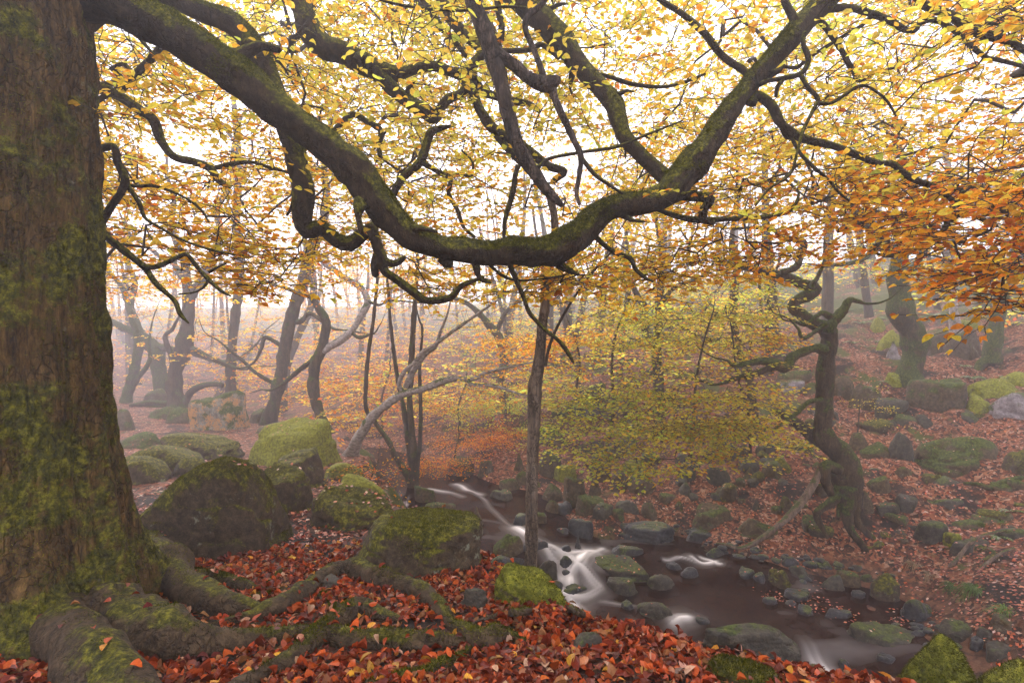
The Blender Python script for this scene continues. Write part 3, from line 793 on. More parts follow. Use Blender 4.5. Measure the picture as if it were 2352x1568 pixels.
ROCKS = []      # (centre, radii, object) kept for the leaves that lie on them
def rock(x0, x1, y0, y1, mat, shape, label, lv=4, depth=.8, seed=None, yaw=None, Y=None, name='boulder', tilt=0, sink=.25, sharp=7, rough=.095, hk=1.0, cat=None, planes=None, group=None):
    seed = seed if seed is not None else int(x0 * 7 + y1 * 13) % 9973
    rng = np.random.default_rng(seed)
    g = (surf_at((x0 + x1) / 2, y1) if x0 > 930 else ground_at((x0 + x1) / 2, y1)) if Y is None else P((x0 + x1) / 2, y1, Y)
    Yf = g[1]; w = (x1 - x0) / F * Yf; dp = w * depth
    w *= (Yf + dp * .4) / Yf
    sl = max(0, (y0 - 784) / F)
    h = (y1 - y0) / F * Yf
    h = max(h - .55 * dp * sl, .38 * h, .10 * w) * hk
    base = np.array([(((x0 + x1) / 2) - 1176) / F * (Yf + dp * .5), Yf + dp * .5, g[2]])
    V, f = rock_shape(lv, seed, shape, sharp, rough, planes)
    a = rng.uniform(-.5, .5) if yaw is None else yaw
    ca, sa = math.cos(a), math.sin(a)
    V = np.stack([V[:, 0] * ca - V[:, 1] * sa, V[:, 0] * sa + V[:, 1] * ca, V[:, 2]], 1)
    V[:, :2] /= np.abs(V[:, :2]).max(0)
    V = V * np.array([w / 2, dp / 2, h])
    V[:, 2] = np.where(V[:, 2] < 0, V[:, 2] * (.5 + sink) * .8, V[:, 2])
    if tilt: V[:, 2] += V[:, 0] * tilt
    o = mesh_np(name, V, f, M[mat])
    o.location = base
    tag(o, label, cat or ('boulder' if w > .45 else 'rock'), group)
    ROCKS.append((base, np.array([w / 2, dp / 2, h]), V + base, f))
    return o

RK = [
 # --- the near ledge
 (548, 730, 1084, 1192, 'mossy_rock', 'flat', 'low mossy boulder tucked behind the right flank of the large domed boulder', 5, .8),
 (598, 752, 1046, 1132, 'mossy_rock', 'flat', 'flat-topped dark boulder with leaves on top, below the bright green mossy one', 5, .8),
 (575, 790, 976, 1080, 'full_moss', 'flat', 'bright green moss-covered boulder at the far edge of the ledge', 5, .7),
 (250, 382, 1058, 1118, 'mossy_rock', 'dome', 'low grey-green boulder touching the beech trunk', 4, .8),
 (280, 462, 1030, 1092, 'mossy_rock', 'dome', 'long low mossy boulder second from the beech trunk', 4, .7),
 (402, 480, 1058, 1096, 'mossy_rock', 'dome', 'small moss cap peeping over the left shoulder of the domed boulder', 4, .8),
 (370, 543, 1006, 1060, 'mossy_rock', 'dome', 'rounded moss mound in the middle of the leafy path', 5, .7),
 (270, 372, 1000, 1034, 'green_rock', 'dome', 'flat mossy hump by the trunk at the near side of the path', 4, .8),
 (444, 574, 910, 990, 'lichen_rock', 'block', 'angular block with an orange lichen face on the path', 5, .8),
 (340, 436, 942, 966, 'green_rock', 'dome', 'low slab on the path left of the orange lichen block', 4, .6),
 (382, 442, 945, 974, 'green_rock', 'dome', 'small rounded stone just left of the orange lichen block', 4, .8),
 (262, 304, 950, 990, 'green_rock', 'dome', 'stone half hidden by the beech trunk beside the path', 4, .8),
 (572, 618, 948, 974, 'green_rock', 'block', 'small stone at the right edge of the orange lichen block', 4, .8),
 (590, 700, 985, 1004, 'green_rock', 'dome', 'thin mossy ledge stone behind the bright green boulder', 4, .8),
 (325, 395, 893, 925, 'green_rock', 'dome', 'distant mossy rock between two leaning trunks on the left', 4, .8),
 (727, 918, 1138, 1228, 'mossy_rock', 'dome', 'dark boulder with scattered leaves left of the square slab', 5, .75),
 (772, 880, 1098, 1142, 'full_moss', 'dome', 'moss hummock on the rim of the ravine behind the dark boulder', 4, .8),
 (745, 832, 1068, 1102, 'full_moss', 'dome', 'small dark moss cushion right of the bright green boulder', 4, .8),
 (905, 990, 1136, 1170, 'bare_rock', 'flat', 'pale flat stone by the upper pool', 4, .7),
 (948, 1004, 1110, 1156, 'green_rock', 'block', 'upright squared block beside the upper pool', 4, .7),
 (962, 1050, 1148, 1192, 'green_rock', 'block', 'leaf-strewn block in front of the upright squared block', 4, .8),
 (1064, 1126, 1156, 1214, 'green_rock', 'peak', 'pointed pyramid rock rising behind the square slab', 5, .8),
 (1122, 1210, 1224, 1286, 'green_rock', 'dome', 'smooth grey-green rock between square slab and slender trunk', 5, .8),
 (1124, 1182, 1274, 1306, 'wet_rock', 'dome', 'dark wet stone low beside the square slab', 4, .8),
 (1168, 1206, 1274, 1306, 'wet_rock', 'block', 'small dark wet stone touching the left of the slender trunk', 4, .8),
 (1226, 1284, 1278, 1336, 'grey_rock', 'dome', 'round grey rock just right of the slender trunk foot', 4, .8),
 (1042, 1142, 1350, 1412, 'grey_rock', 'flat', 'dark slab among the red leaves inside the curve of the arched root', 5, .9),
 (1308, 1384, 1446, 1506, 'grey_rock', 'dome', 'small dark dome-shaped stone in the foreground leaves', 4, .9),
 (1612, 1795, 1515, 1600, 'mossy_rock', 'dome', 'dark mossy hump under the bent root at the bottom edge', 5, .8),
 (700, 800, 1338, 1362, 'grey_rock', 'flat', 'flat dark stone under the arched root', 4, .8),
 # --- in the stream
 (1281, 1322, 1272, 1312, 'wet_rock', 'dome', 'black stone dividing the small waterfall', 4, .9),
 (1243, 1320, 1326, 1354, 'wet_rock', 'flat', 'low wet slab right below the small waterfall', 4, .9),
 (1334, 1496, 1280, 1330, 'grey_rock', 'flat', 'broad flat grey stone right of the waterfall', 5, .55),
 (1387, 1490, 1250, 1288, 'wet_rock', 'flat', 'leaf-topped slab behind the broad flat stone', 4, .6),
 (1384, 1476, 1326, 1374, 'grey_rock', 'flat', 'greenish stone with leaves below the broad flat stone', 4, .7),
 (1476, 1558, 1310, 1360, 'grey_rock', 'dome', 'rounded grey rock with a green cap at the pool edge', 4, .8),
 (1452, 1548, 1374, 1428, 'grey_rock', 'dome', 'grey boulder between pool and near bank', 5, .8),
 (1392, 1572, 1198, 1254, 'wet_rock', 'flat', 'wide low slab sprinkled with pale leaves in mid-stream', 5, .6),
 (1298, 1366, 1186, 1236, 'wet_rock', 'dome', 'dark hump right of the slender trunk above the rapids', 4, .8),
 (1312, 1342, 1226, 1264, 'wet_rock', 'peak', 'small dark pointed stone above the waterfall', 4, .8),
 (1418, 1462, 1376, 1402, 'wet_rock', 'block', 'small wet stone beside the grey boulder', 4, .8),
 (1520, 1575, 1290, 1312, 'wet_rock', 'flat', 'leaf-covered stone left of the little side cascade', 4, .7),
 (1560, 1610, 1300, 1330, 'wet_rock', 'dome', 'wet stone below the little side cascade', 4, .7),
 (1586, 1848, 1436, 1516, 'grey_rock', 'flat', 'long smooth grey boulder between pool and near bank', 5, .45),
 (1918, 2130, 1424, 1522, 'grey_rock', 'flat', 'big leaf-sprinkled grey boulder at the pool outlet', 5, .7),
 (1585, 1645, 1415, 1440, 'wet_rock', 'flat', 'flat wet stone with a yellow leaf behind the long smooth boulder', 4, .6),
 (1795, 1862, 1352, 1382, 'wet_rock', 'block', 'flat wet stone in the shallows under the twisted oak', 4, .7),
 (1752, 1786, 1368, 1390, 'wet_rock', 'block', 'blue-grey wedge alone in the pool', 3, .8),
 (1828, 1872, 1388, 1418, 'wet_rock', 'block', 'dark angular stone standing in the open pool', 4, .8),
 (1798, 1836, 1376, 1394, 'wet_rock', 'flat', 'low leaf-ringed stone next to the dark angular one', 3, .8),
 (1952, 1988, 1354, 1376, 'wet_rock', 'flat', 'small wet slab by the leaf raft under the roots', 3, .8),
 (1890, 1960, 1395, 1425, 'wet_rock', 'flat', 'submerged-looking slab in front of the big leaf-sprinkled boulder', 4, .6),
 (1690, 1736, 1302, 1334, 'wet_rock', 'block', 'bluish stone at the pool corner', 4, .8),
 (1727, 1762, 1312, 1342, 'wet_rock', 'block', 'second bluish stone at the pool corner', 4, .8),
 (2010, 2052, 1500, 1530, 'wet_rock', 'block', 'wet stone leaning on the front of the outlet boulder', 4, .8),
 (1925, 1955, 1508, 1540, 'wet_rock', 'dome', 'round wet stone in the spray of the lowest fall', 4, .8),
 (2155, 2252, 1430, 1492, 'grey_rock', 'dome', 'rounded grey boulder right of the outlet boulder', 5, .8),
 (2238, 2294, 1442, 1486, 'grey_rock', 'dome', 'smaller rounded boulder above the moss cone', 4, .8),
 (2278, 2380, 1418, 1484, 'green_rock', 'dome', 'green-grey boulder below the grass clump', 5, .8),
 (2262, 2330, 1478, 1534, 'grey_rock', 'block', 'dark blue-grey block beside the moss cone', 4, .8),
 (2225, 2262, 1470, 1506, 'wet_rock', 'block', 'upright wet stone just above the moss cone', 4, .8),
 # --- along the far shore
 (1110, 1200, 1122, 1154, 'grey_rock', 'flat', 'flat dark slab at the head of the rapids', 4, .7),
 (1140, 1196, 1094, 1128, 'green_rock', 'dome', 'leaf-dusted boulder above the flat dark slab', 4, .8),
 (1178, 1216, 1082, 1118, 'green_rock', 'dome', 'rounded mossy rock left of the slender trunk', 4, .8),
 (1028, 1100, 1048, 1096, 'green_rock', 'block', 'square dark rock behind the orange sapling', 4, .8),
 (1094, 1140, 1058, 1096, 'green_rock', 'block', 'slanting rock next to the square dark one', 4, .8),
 (1164, 1220, 1042, 1094, 'green_rock', 'peak', 'ridge-backed mossy rock just left of the slender trunk', 4, .8),
 (1234, 1296, 1036, 1104, 'green_rock', 'block', 'pale green slab leaning right behind the slender trunk', 4, .7),
 (1273, 1325, 1072, 1112, 'full_moss', 'block', 'mossy wedge right of the leaning slab', 4, .8),
 (1288, 1352, 1100, 1170, 'green_rock', 'block', 'tall green-faced boulder on the far shore', 5, .7),
 (1244, 1294, 1118, 1156, 'green_rock', 'dome', 'leaf-topped stone right of the slender trunk', 4, .8),
 (1246, 1292, 1144, 1180, 'green_rock', 'dome', 'low rounded stone at the water right of the slender trunk', 4, .8),
 (1343, 1390, 1092, 1144, 'green_rock', 'peak', 'pointed greenish rock right of the tall green-faced boulder', 4, .8),
 (1320, 1398, 1140, 1194, 'green_rock', 'block', 'angular boulder below the tall green-faced one', 4, .8),
 (1403, 1442, 1088, 1132, 'green_rock', 'dome', 'egg-shaped mossy rock on the leafy far bank', 4, .8),
 (1442, 1514, 1088, 1142, 'green_rock', 'dome', 'broad mossy boulder right of the egg-shaped one', 5, .8),
 (1352, 1402, 1036, 1112, 'green_rock', 'dome', 'tall rounded rock among the leaf slope above the shore', 4, .7),
 (1430, 1485, 1058, 1092, 'full_moss', 'dome', 'moss cushion boulder beneath the sapling leaves', 4, .7),
 (1354, 1410, 1160, 1202, 'grey_rock', 'block', 'dark block at the waterline above the wide low slab', 4, .8),
 (1405, 1470, 1150, 1182, 'grey_rock', 'dome', 'dark low rock left of the twin mossy boulder', 4, .8),
 (1470, 1512, 1152, 1196, 'green_rock', 'dome', 'leafy rock between dark low rock and twin boulder', 4, .8),
 (1508, 1560, 1140, 1165, 'green_rock', 'flat', 'half-buried flat rock above the twin mossy boulder', 4, .8),
 (1570, 1692, 1162, 1226, 'green_rock', 'block', 'twin-lobed mossy boulder on the far shore', 5, .7),
 (1678, 1794, 1188, 1250, 'green_rock', 'dome', 'domed boulder with leaves caught by the long dead log', 5, .8),
 (1564, 1674, 1222, 1256, 'wet_rock', 'flat', 'long dark slab at the water in front of the twin boulder', 5, .6),
 (1618, 1668, 1254, 1284, 'wet_rock', 'dome', 'black wet rock at the tip of the dead log', 4, .8),
 (1622, 1684, 1078, 1128, 'grey_rock', 'dome', 'shadowed split rock high on the bare bank', 4, .8),
 (1716, 1758, 1150, 1184, 'grey_rock', 'peak', 'grey pointed stone behind the dead log', 4, .8),
 (1712, 1775, 1178, 1196, 'grey_rock', 'flat', 'thin flat stone resting over the domed boulder', 4, .8),
 (1836, 1888, 1188, 1232, 'green_rock', 'flat', 'mossy stone under the hanging oak roots', 4, .8),
 (1790, 1826, 1138, 1184, 'green_rock', 'dome', 'green rounded rock left of the oak roots', 4, .8),
 (1866, 1912, 1108, 1150, 'green_rock', 'block', 'rock gripped by the oak roots', 4, .8),
 (1788, 1838, 1276, 1306, 'wet_rock', 'dome', 'rounded stone on the leafy shingle bar', 4, .8),
 (1758, 1822, 1300, 1356, 'mossy_rock', 'dome', 'mossy round-topped rock at the pool edge', 5, .8),
 (1810, 1860, 1296, 1328, 'grey_rock', 'dome', 'low stone behind the mossy round-topped rock', 4, .8),
 (1845, 1895, 1288, 1310, 'wet_rock', 'flat', 'long thin stone lying on the shingle bar', 4, .6),
 (1886, 1940, 1318, 1360, 'grey_rock', 'dome', 'smooth stone at the water below the oak roots', 4, .8),
 (1916, 1980, 1306, 1352, 'green_rock', 'dome', 'slanting mossy stone right of the smooth one', 4, .8),
 (1998, 2068, 1316, 1384, 'mossy_rock', 'dome', 'knobbly bright-mossed rock at the far shore of the pool', 5, .8),
 (1975, 2008, 1322, 1346, 'grey_rock', 'dome', 'small dark stone left of the knobbly bright-mossed rock', 3, .8),
 (1955, 1985, 1298, 1318, 'grey_rock', 'dome', 'small buried stone above the slanting mossy stone', 3, .8),
 (2064, 2156, 1368, 1434, 'wet_rock', 'dome', 'dark boulder topped with leaves under the bank overhang', 5, .8),
 # --- on the slope
 (2086, 2316, 1000, 1106, 'green_rock', 'dome', 'huge mossy boulder on the upper right slope', 5, .7),
 (2074, 2214, 884, 964, 'green_rock', 'block', 'large square-cut boulder below the thick burred oak', 5, .8),
 (2010, 2082, 920, 964, 'grey_rock', 'block', 'dark rock between the burred oak foot and the square-cut boulder', 4, .8),
 (1950, 2034, 888, 948, 'green_rock', 'block', 'mossy boulder left of the burred oak foot', 5, .8),
 (1914, 1960, 876, 922, 'green_rock', 'dome', 'rounded mossy rock right beside the twisted oak trunk', 4, .8),
 (2218, 2345, 876, 924, 'full_moss', 'dome', 'low moss-bright boulder above the purple rock', 5, .7),
 (2222, 2278, 914, 958, 'full_moss', 'dome', 'small moss-bright boulder left of the purple rock', 4, .8),
 (2274, 2400, 906, 976, 'bare_rock', 'dome', 'bare purple-grey rock at the right edge', 5, .8),
 (2288, 2400, 860, 894, 'full_moss', 'dome', 'mossy rock behind the moss-bright boulder at the right edge', 4, .8),
 (2122, 2206, 768, 812, 'green_rock', 'block', 'grey-sided boulder right of the burred oak', 4, .8),
 (2018, 2076, 766, 804, 'full_moss', 'dome', 'moss-topped rock left of the burred oak', 4, .8),
 (2024, 2078, 794, 834, 'bare_rock', 'peak', 'grey triangular rock under the moss-topped rock', 4, .8),
 (2168, 2256, 758, 836, 'green_rock', 'block', 'tall green block left of the green leaning trunk', 5, .8),
 (2176, 2245, 738, 776, 'full_moss', 'dome', 'mossy rounded boulder behind the tall green block', 4, .8),
 (1950, 1992, 1004, 1044, 'green_rock', 'dome', 'stone near the base bend of the twisted oak', 4, .8),
 (1978, 2046, 1022, 1058, 'green_rock', 'dome', 'low greenish rock left of the huge mossy boulder', 4, .8),
 (2038, 2096, 998, 1058, 'grey_rock', 'dome', 'dark rock leaning on the huge mossy boulder', 4, .8),
 (2022, 2064, 974, 998, 'grey_rock', 'dome', 'small rock above the dark leaning one', 4, .8),
 (2052, 2110, 964, 990, 'grey_rock', 'dome', 'rock below the square-cut boulder', 4, .8),
 (1996, 2044, 1102, 1142, 'green_rock', 'dome', 'lone green stone in the leaves below the huge boulder', 4, .8),
 (2055, 2096, 1080, 1106, 'green_rock', 'dome', 'small mossy stone at the foot of the huge boulder', 4, .8),
 (1982, 2008, 1144, 1188, 'green_rock', 'dome', 'upright mossy stone right of the oak roots', 4, .8),
 (2016, 2066, 1162, 1198, 'grey_rock', 'block', 'block with a leafy top right of the upright mossy stone', 4, .8),
 (2058, 2100, 1146, 1190, 'grey_rock', 'block', 'squarish dark block left of the leaf-covered overhang', 4, .8),
 (2092, 2232, 1144, 1202, 'grey_rock', 'flat', 'wide overhanging slab heaped with leaves', 5, .8),
 (2104, 2174, 1204, 1258, 'grey_rock', 'block', 'tilted slab tufted with dry grass', 4, .8),
 (2142, 2180, 1208, 1228, 'bare_rock', 'flat', 'thin brown flagstone on the tilted slab', 4, .8),
 (2170, 2208, 1228, 1266, 'full_moss', 'block', 'yellow-green mossy stone right of the tilted slab', 4, .8),
 (2190, 2262, 1198, 1234, 'green_rock', 'flat', 'slab lying under the leaves far up right of the tilted slab', 4, .8),
 (1784, 1868, 852, 892, 'green_rock', 'flat', 'mossy capstone left of the twisted oak', 4, .8),
 (1788, 1850, 872, 902, 'bare_rock', 'block', 'pale grey rock face under the mossy capstone', 4, .8),
 (1838, 1882, 880, 914, 'green_rock', 'dome', 'low mossy log-like rock left of the twisted oak trunk', 4, .8),
 (1995, 2034, 738, 770, 'full_moss', 'dome', 'ball of moss far up the ferny slope', 4, .8),
 (1320, 1392, 900, 966, 'grey_rock', 'block', 'dark cave-like rock beneath the sloping mossy slab', 4, .8),
 (1375, 1460, 915, 965, 'green_rock', 'block', 'pale rounded rock right of the sloping mossy slab', 4, .8),
 (2030, 2075, 860, 890, 'full_moss', 'dome', 'moss hump against the left root of the burred oak', 4, .8),
 (2300, 2400, 1040, 1120, 'mossy_rock', 'dome', 'mossy bank knob at the right edge', 4, .8),
 (1230, 1300, 990, 1030, 'green_rock', 'dome', 'mossy rock in the sapling shade behind the slender trunk', 4, .8),
 (1545, 1610, 1045, 1080, 'grey_rock', 'dome', 'dark rock in the shade under the layered sapling', 4, .8),
 (1690, 1750, 1060, 1095, 'grey_rock', 'dome', 'dark rock low on the shaded bank left of the oak', 4, .8),
]
for i, a in enumerate(RK):
    x0, x1, y0, y1, mt, shp, lab, lv, dp = a
    if x1 < 930 and y1 > 930: k_ = (x1 - x0) * .10; x0 -= k_; x1 += k_; y0 -= 10      # the weathered outlines run a little past the marks
    elif x0 > 1900 and y1 < 1300 or 1220 < x0 < 1700 and y1 < 1180: k_ = (x1 - x0) * .08; x0 -= k_; x1 += k_; y0 -= 6
    rock(x0, x1, y0, y1, mt, shp, lab, lv, dp, name='boulder' if (x1 - x0) > 75 else 'rock')
# specially shaped ones
rock(786, 1150, 1186, 1338, 'mossy_rock', 'flat', 'squared mossy slab strewn with red leaves above the stream', 6, .78, sharp=12, seed=5, yaw=.10, hk=1.0, rough=.05,
     planes=[(0,0,1,.8),(-1,-.15,.35,.92),(1,-.1,.0,.97),(-.35,-1,.38,.9),(.4,-1,.05,.95),(0,1,.1,.95),(-.8,.8,.2,.95),(.9,.7,.1,.98)])
rock(296, 664, 1056, 1296, 'mossy_rock', 'dome', 'large domed mossy boulder directly right of the big beech trunk', 6, .75, sharp=7, seed=8, yaw=.0, hk=1.02, rough=.06,
     planes=[(-.5,-.1,.85,.78),(.92,0,.42,.88),(-.1,-1,.30,.8),(.5,-.9,.2,.9),(0,.1,1,.92),(-1,0,.1,1),(1,0,0,.95),(0,1,.3,.9),(.38,-.2,.85,.97)])
rock(1130, 1310, 1304, 1400, 'full_moss', 'dome', 'bright moss hummock on the rim left of the waterfall', 5, .6, tilt=-.25)
rock(2030, 2290, 1452, 1640, 'full_moss', 'peak', 'bright green moss cone in the bottom right foreground', 6, .8, Y=2.75, sharp=5, hk=1.0, seed=12)
rock(2245, 2480, 1528, 1680, 'full_moss', 'dome', 'mossy hump at the bottom right corner', 5, .8, Y=2.6)

# small stones and cobbles in and along the water
def pebbles():
    B = Batch(); rng = np.random.default_rng(3)
    v, f = ICO[3]
    base, fb = ico(2)
    n = 0
    while n < 300:
        px = rng.uniform(1150, 2200); py = rng.uniform(1190, 1500)
        g = ground_at(px, py)
        if g[2] > -1.95 or edge_sd(np.array([g[0]]), np.array([g[1]]))[0] > -.1: continue
        lv = float(level(np.array([g[0]]), np.array([g[1]]))[0])
        if g[2] - lv > .16 or g[2] - lv < -.3: continue
        if noise(np.array([[g[0] * 1.3, g[1] * 1.3, 0]]), 1, 3)[0] < -.1: continue
        s = rng.uniform(.02, .075) * (1 if rng.random() < .85 else 1.6)
        N = rng.normal(0, 1, (7, 3)); N /= np.linalg.norm(N, axis=1)[:, None]
        k = np.maximum(base @ N.T, .05); r = (k ** 12).sum(1) ** (-1 / 12); r = np.clip(r, .5, 1.5)
        V = base * r[:, None] * s * np.array([1, rng.uniform(.6, 1), rng.uniform(.4, .7)])
        B.add(V + g, T=fb); n += 1
    o = B.build('stream_cobbles', M['wet_rock']); tag(o, 'small dark cobbles scattered in and along the stream', 'cobbles', kind='stuff')
pebbles()

_used = set()
def near_label(x, y, w, mat, kind):
    # names the stone by its look and by the labelled boulder it lies against
    best = sorted(RK, key=lambda a: math.hypot((a[0] + a[1]) / 2 - x, a[3] - y))[:6]
    adj = {'green_rock': 'green-stained', 'grey_rock': 'dark grey', 'mossy_rock': 'mossy', 'wet_rock': 'black wet'}[mat]
    size = 'tiny' if w < 26 else ('small' if w < 42 else 'middling')
    for a in best:
        n = a[6]
        for cut in (' right ', ' left ', ' on ', ' in ', ' at ', ' above ', ' below ', ' behind ', ' by ', ' beside ', ' of ', ' between ', ' with ', ' beneath ', ' among ', ' next ', ' rising ', ' touching ', ' dividing ', ' caught ', ' under ', ' gripped '):
            n = n.split(cut)[0]
        dx, dy = x - (a[0] + a[1]) / 2, y - a[3]
        rel = ('right of' if dx > 0 else 'left of') if abs(dx) > abs(dy) * 1.2 else ('below' if dy > 0 else 'above')
        lab = f'{size} {adj} {kind} just {rel} the {n}'
        if lab not in _used and len(lab.split()) <= 16:
            _used.add(lab); return lab
    return None
# look-alike small rocks that pack the foot of the far bank
_rng = np.random.default_rng(77)
_n = 0
while _n < 46:
    x = _rng.uniform(1225, 1800); y = _rng.uniform(1045, 1215)
    w = _rng.uniform(22, 62)
    if any(a[0] - 6 < x < a[1] + 6 and a[2] < y - 4 < a[3] + 10 for a in RK): continue
    mt = ['green_rock', 'grey_rock', 'grey_rock', 'mossy_rock'][int(_rng.integers(4))]
    rock(x - w / 2, x + w / 2, y - w * _rng.uniform(.55, .95), y, mt, ['block', 'block', 'dome', 'peak'][int(_rng.integers(4))],
         near_label(x, y, w, mt, 'rock') or 'small angular rock wedged among the boulders at the foot of the leafy far bank', 3, .8, seed=1000 + _n, name='rock', cat='rock', group='small rocks packed into the far bank')
    _n += 1
_n = 0
while _n < 15:
    x = _rng.uniform(1180, 1420); y = _rng.uniform(1180, 1400)
    w = _rng.uniform(26, 56)
    if any(a[0] - 3 < x < a[1] + 3 and a[2] < y - 4 < a[3] + 6 for a in RK): continue
    if edge_sd(np.array([surf_at(x, y)[0]]), np.array([surf_at(x, y)[1]]))[0] > -.2: continue
    rock(x - w / 2, x + w / 2, y - w * _rng.uniform(.4, .7), y, 'wet_rock', ['block', 'dome', 'flat'][int(_rng.integers(3))],
         near_label(x, y, w, 'wet_rock', 'stone') or 'small black wet stone breaking the white water of the rapids', 3, .8, seed=2000 + _n, name='rock', cat='rock', group='small wet stones in the rapids')
    _n += 1

_n = 0
while _n < 44:
    x = _rng.uniform(1840, 2350); y = _rng.uniform(850, 1320)
    w = _rng.uniform(26, 84) * (.7 if y < 950 else 1)
    if any(a[0] - 4 < x < a[1] + 4 and a[2] - 6 < y < a[3] + 14 for a in RK) or abs(x - 1940) < 45 and y > 1040: continue
    mt = ['green_rock', 'grey_rock', 'mossy_rock', 'green_rock'][int(_rng.integers(4))]
    rock(x - w / 2, x + w / 2, y - w * _rng.uniform(.35, .7), y, mt, ['block', 'flat', 'dome', 'block'][int(_rng.integers(4))],
         near_label(x, y, w, mt, 'stone') or 'half-buried stone among the red leaves of the right slope', 3, .9, seed=3000 + _n, name='rock', cat='rock', group='half-buried stones of the right slope', sink=.5)
    _n += 1
# ------------------------------------------------------------------ trees
LEAF_OBJ = []
def leaf_pal(names, pos, rng, patch=1.2):
    """mixes palettes over the crown in soft patches, so neighbouring shoots share a colour"""
    k = noise(pos, 1 / patch, 31) * .5 + .5 + rng.normal(0, .16, len(pos))
    idx = np.clip((k * len(names)).astype(int), 0, len(names) - 1)
    c = np.zeros((len(pos), 3))
    for i, nm in enumerate(names):
        m = idx == i
        if m.any(): c[m] = palette(nm, m.sum(), rng)
    return c

class Tree:
    def __init__(s, name, label, cat, base, group=None):
        s.root = empty(name, tuple(float(x) for x in base)); tag(s.root, label, cat, group)
        s.sk = Skeleton(); s.n = 0
    def limb(s, part, q, mat, sides=12, bump=.10, knots=.10, step=None, label=None, skel=True, ext=False):
        if ext:      # let a limb run out into a thin crooked end instead of a stump
            rg = np.random.default_rng(s.n * 31 + 5); d = q[-1, :3] - q[-2, :3]; d /= np.linalg.norm(d) + 1e-9; r0 = q[-1, 3]; L_ = max(.5, r0 * 34) / 4
            e = []; c = q[-1, :3].copy()
            for k in range(4):
                d = d + rg.normal(0, .32, 3) + np.array([0, 0, .18]); d /= np.linalg.norm(d); c = c + d * L_; e.append([*c, r0 * (.72, .5, .32, .14)[k]])
            q = np.vstack([q, e])
        step = step or max(.012, q[:, 3].mean() * .55)
        r = resample(q, step)
        V, Q, T = tube(r, sides, bump, seed=s.n * 7 + 3, knots=knots); s.n += 1
        o = mesh_np(part, V, [Q, T], mat, s.root)
        if label: o['label'] = label
        if skel: s.sk.add_path(r[::max(1, len(r) // 24)] if len(r) > 24 else r)
        return o
    def crown(s, att, rng, leaf=.065, length=.38, nleaf=14, pal=('gold',), kind='mid', tip=.0022, seg=.22, wig=.5, tilt=.22, twig_mat=None, shoots=None,
              rmax=.05, power=.45, sides=4, big=0, patch=1.2, bare=0, palf=None, name='foliage', gaps=None):
        tips = s.sk.grow(att, seg, wig, rng)
        B = s.sk.batch(tip, power, rmax, sides)
        pos = np.array([s.sk.p[t] for t in tips]); par = np.array([s.sk.p[s.sk.par[t]] for t in tips])
        if bare: keep = rng.random(len(tips)) > bare; pos, par = pos[keep], par[keep]
        d = pos - par
        tpl = make_sprays(rng, 9, length, nleaf, leaf)
        PP, DD, NN, L, ID, (A, E, r) = place_sprays(pos, d, tpl, rng, leaf, tilt)
        if shoots or (shoots is None and s.root.location[1] < 11): seg_tubes(B, A, E, r * (tip / .0014), 3)
        s.twigs = B.build('twigs', twig_mat or M['twig_bark'], s.root); s.twigs['kind'] = 'stuff'
        C = palf(PP, pos[ID], rng) if palf else leaf_pal(pal, pos[ID], rng, patch)
        if big:      # the leaves that show largest are objects of their own
            dist = np.linalg.norm(PP - np.array([0, 0, EYE]), axis=1)
            infr = (PP[:, 1] > .5) & (np.abs(PP[:, 0] / PP[:, 1]) < .98) & ((PP[:, 2] - EYE) / PP[:, 1] < .64)
            order = np.argsort(np.where(infr, dist - L * 12, 1e6))[:big]
            single_leaves(s.root, PP[order], DD[order], NN[order], L[order], C[order], M['leaf'])
            m = np.ones(len(PP), bool); m[order] = False
            PP, DD, NN, L, C = PP[m], DD[m], NN[m], L[m], C[m]
        if big:      # the nearer shoots keep their full leaf outline
            nr = np.linalg.norm(PP - np.array([0, 0, EYE]), axis=1) < 5.0
            V, Q, T, CC = leaf_geo(PP[nr], DD[nr], NN[nr], L[nr], C[nr], 'near', .66, .16, rng)
            o = mesh_np('near_foliage', V, [Q, T], M['leaf'], s.root, CC, smooth=False); o['kind'] = 'stuff'
            PP, DD, NN, L, C = PP[~nr], DD[~nr], NN[~nr], L[~nr], C[~nr]
        V, Q, T, CC = leaf_geo(PP, DD, NN, L, C, kind, .62, .16, rng)
        o = mesh_np(name, V, [Q] + ([T] if T is not None else []), M['leaf'], s.root, CC, smooth=False)
        o['kind'] = 'stuff'
        return len(PP)

_leafmesh = {}
def single_leaves(root, p, d, n, L, C, mat, key='leaf'):
    """each leaf an object; alike leaves share one of a few meshes"""
    cols_ = []
    for i in range(len(p)):
        c = C[i]
        best = None
        for k, (kc, me) in enumerate(_leafmesh.get(key, [])):
            dd = np.abs(kc - c).sum()
            if best is None or dd < best[0]: best = (dd, me)
        if best is None or (best[0] > .12 and len(_leafmesh[key]) < 40):
            V, Q, T, CC = leaf_geo(np.zeros((1, 3)), np.array([[1., 0, 0]]), np.array([[0, 0, 1.]]), np.array([1.]), c[None], 'near', .62, .10 if key == 'leaf' else .16)
            me = mesh_np(key, V, [Q, T], mat, cols=CC, smooth=True, link=False)
            _leafmesh.setdefault(key, []).append((c, me)); best = (0, me)
        o = bpy.data.objects.new('leaf', best[1])
        x = Vector(d[i]).normalized(); z = Vector(n[i]); y = z.cross(x).normalized(); z = x.cross(y)
        mt = Matrix((x, y, z)).transposed().to_4x4()
        o.matrix_world = Matrix.Translation(Vector(p[i])) @ mt @ Matrix.Scale(float(L[i]), 4)
        col.objects.link(o)
        if root is not None:
            o.parent = root
            o.matrix_parent_inverse = Matrix.Translation(-Vector(root.location))

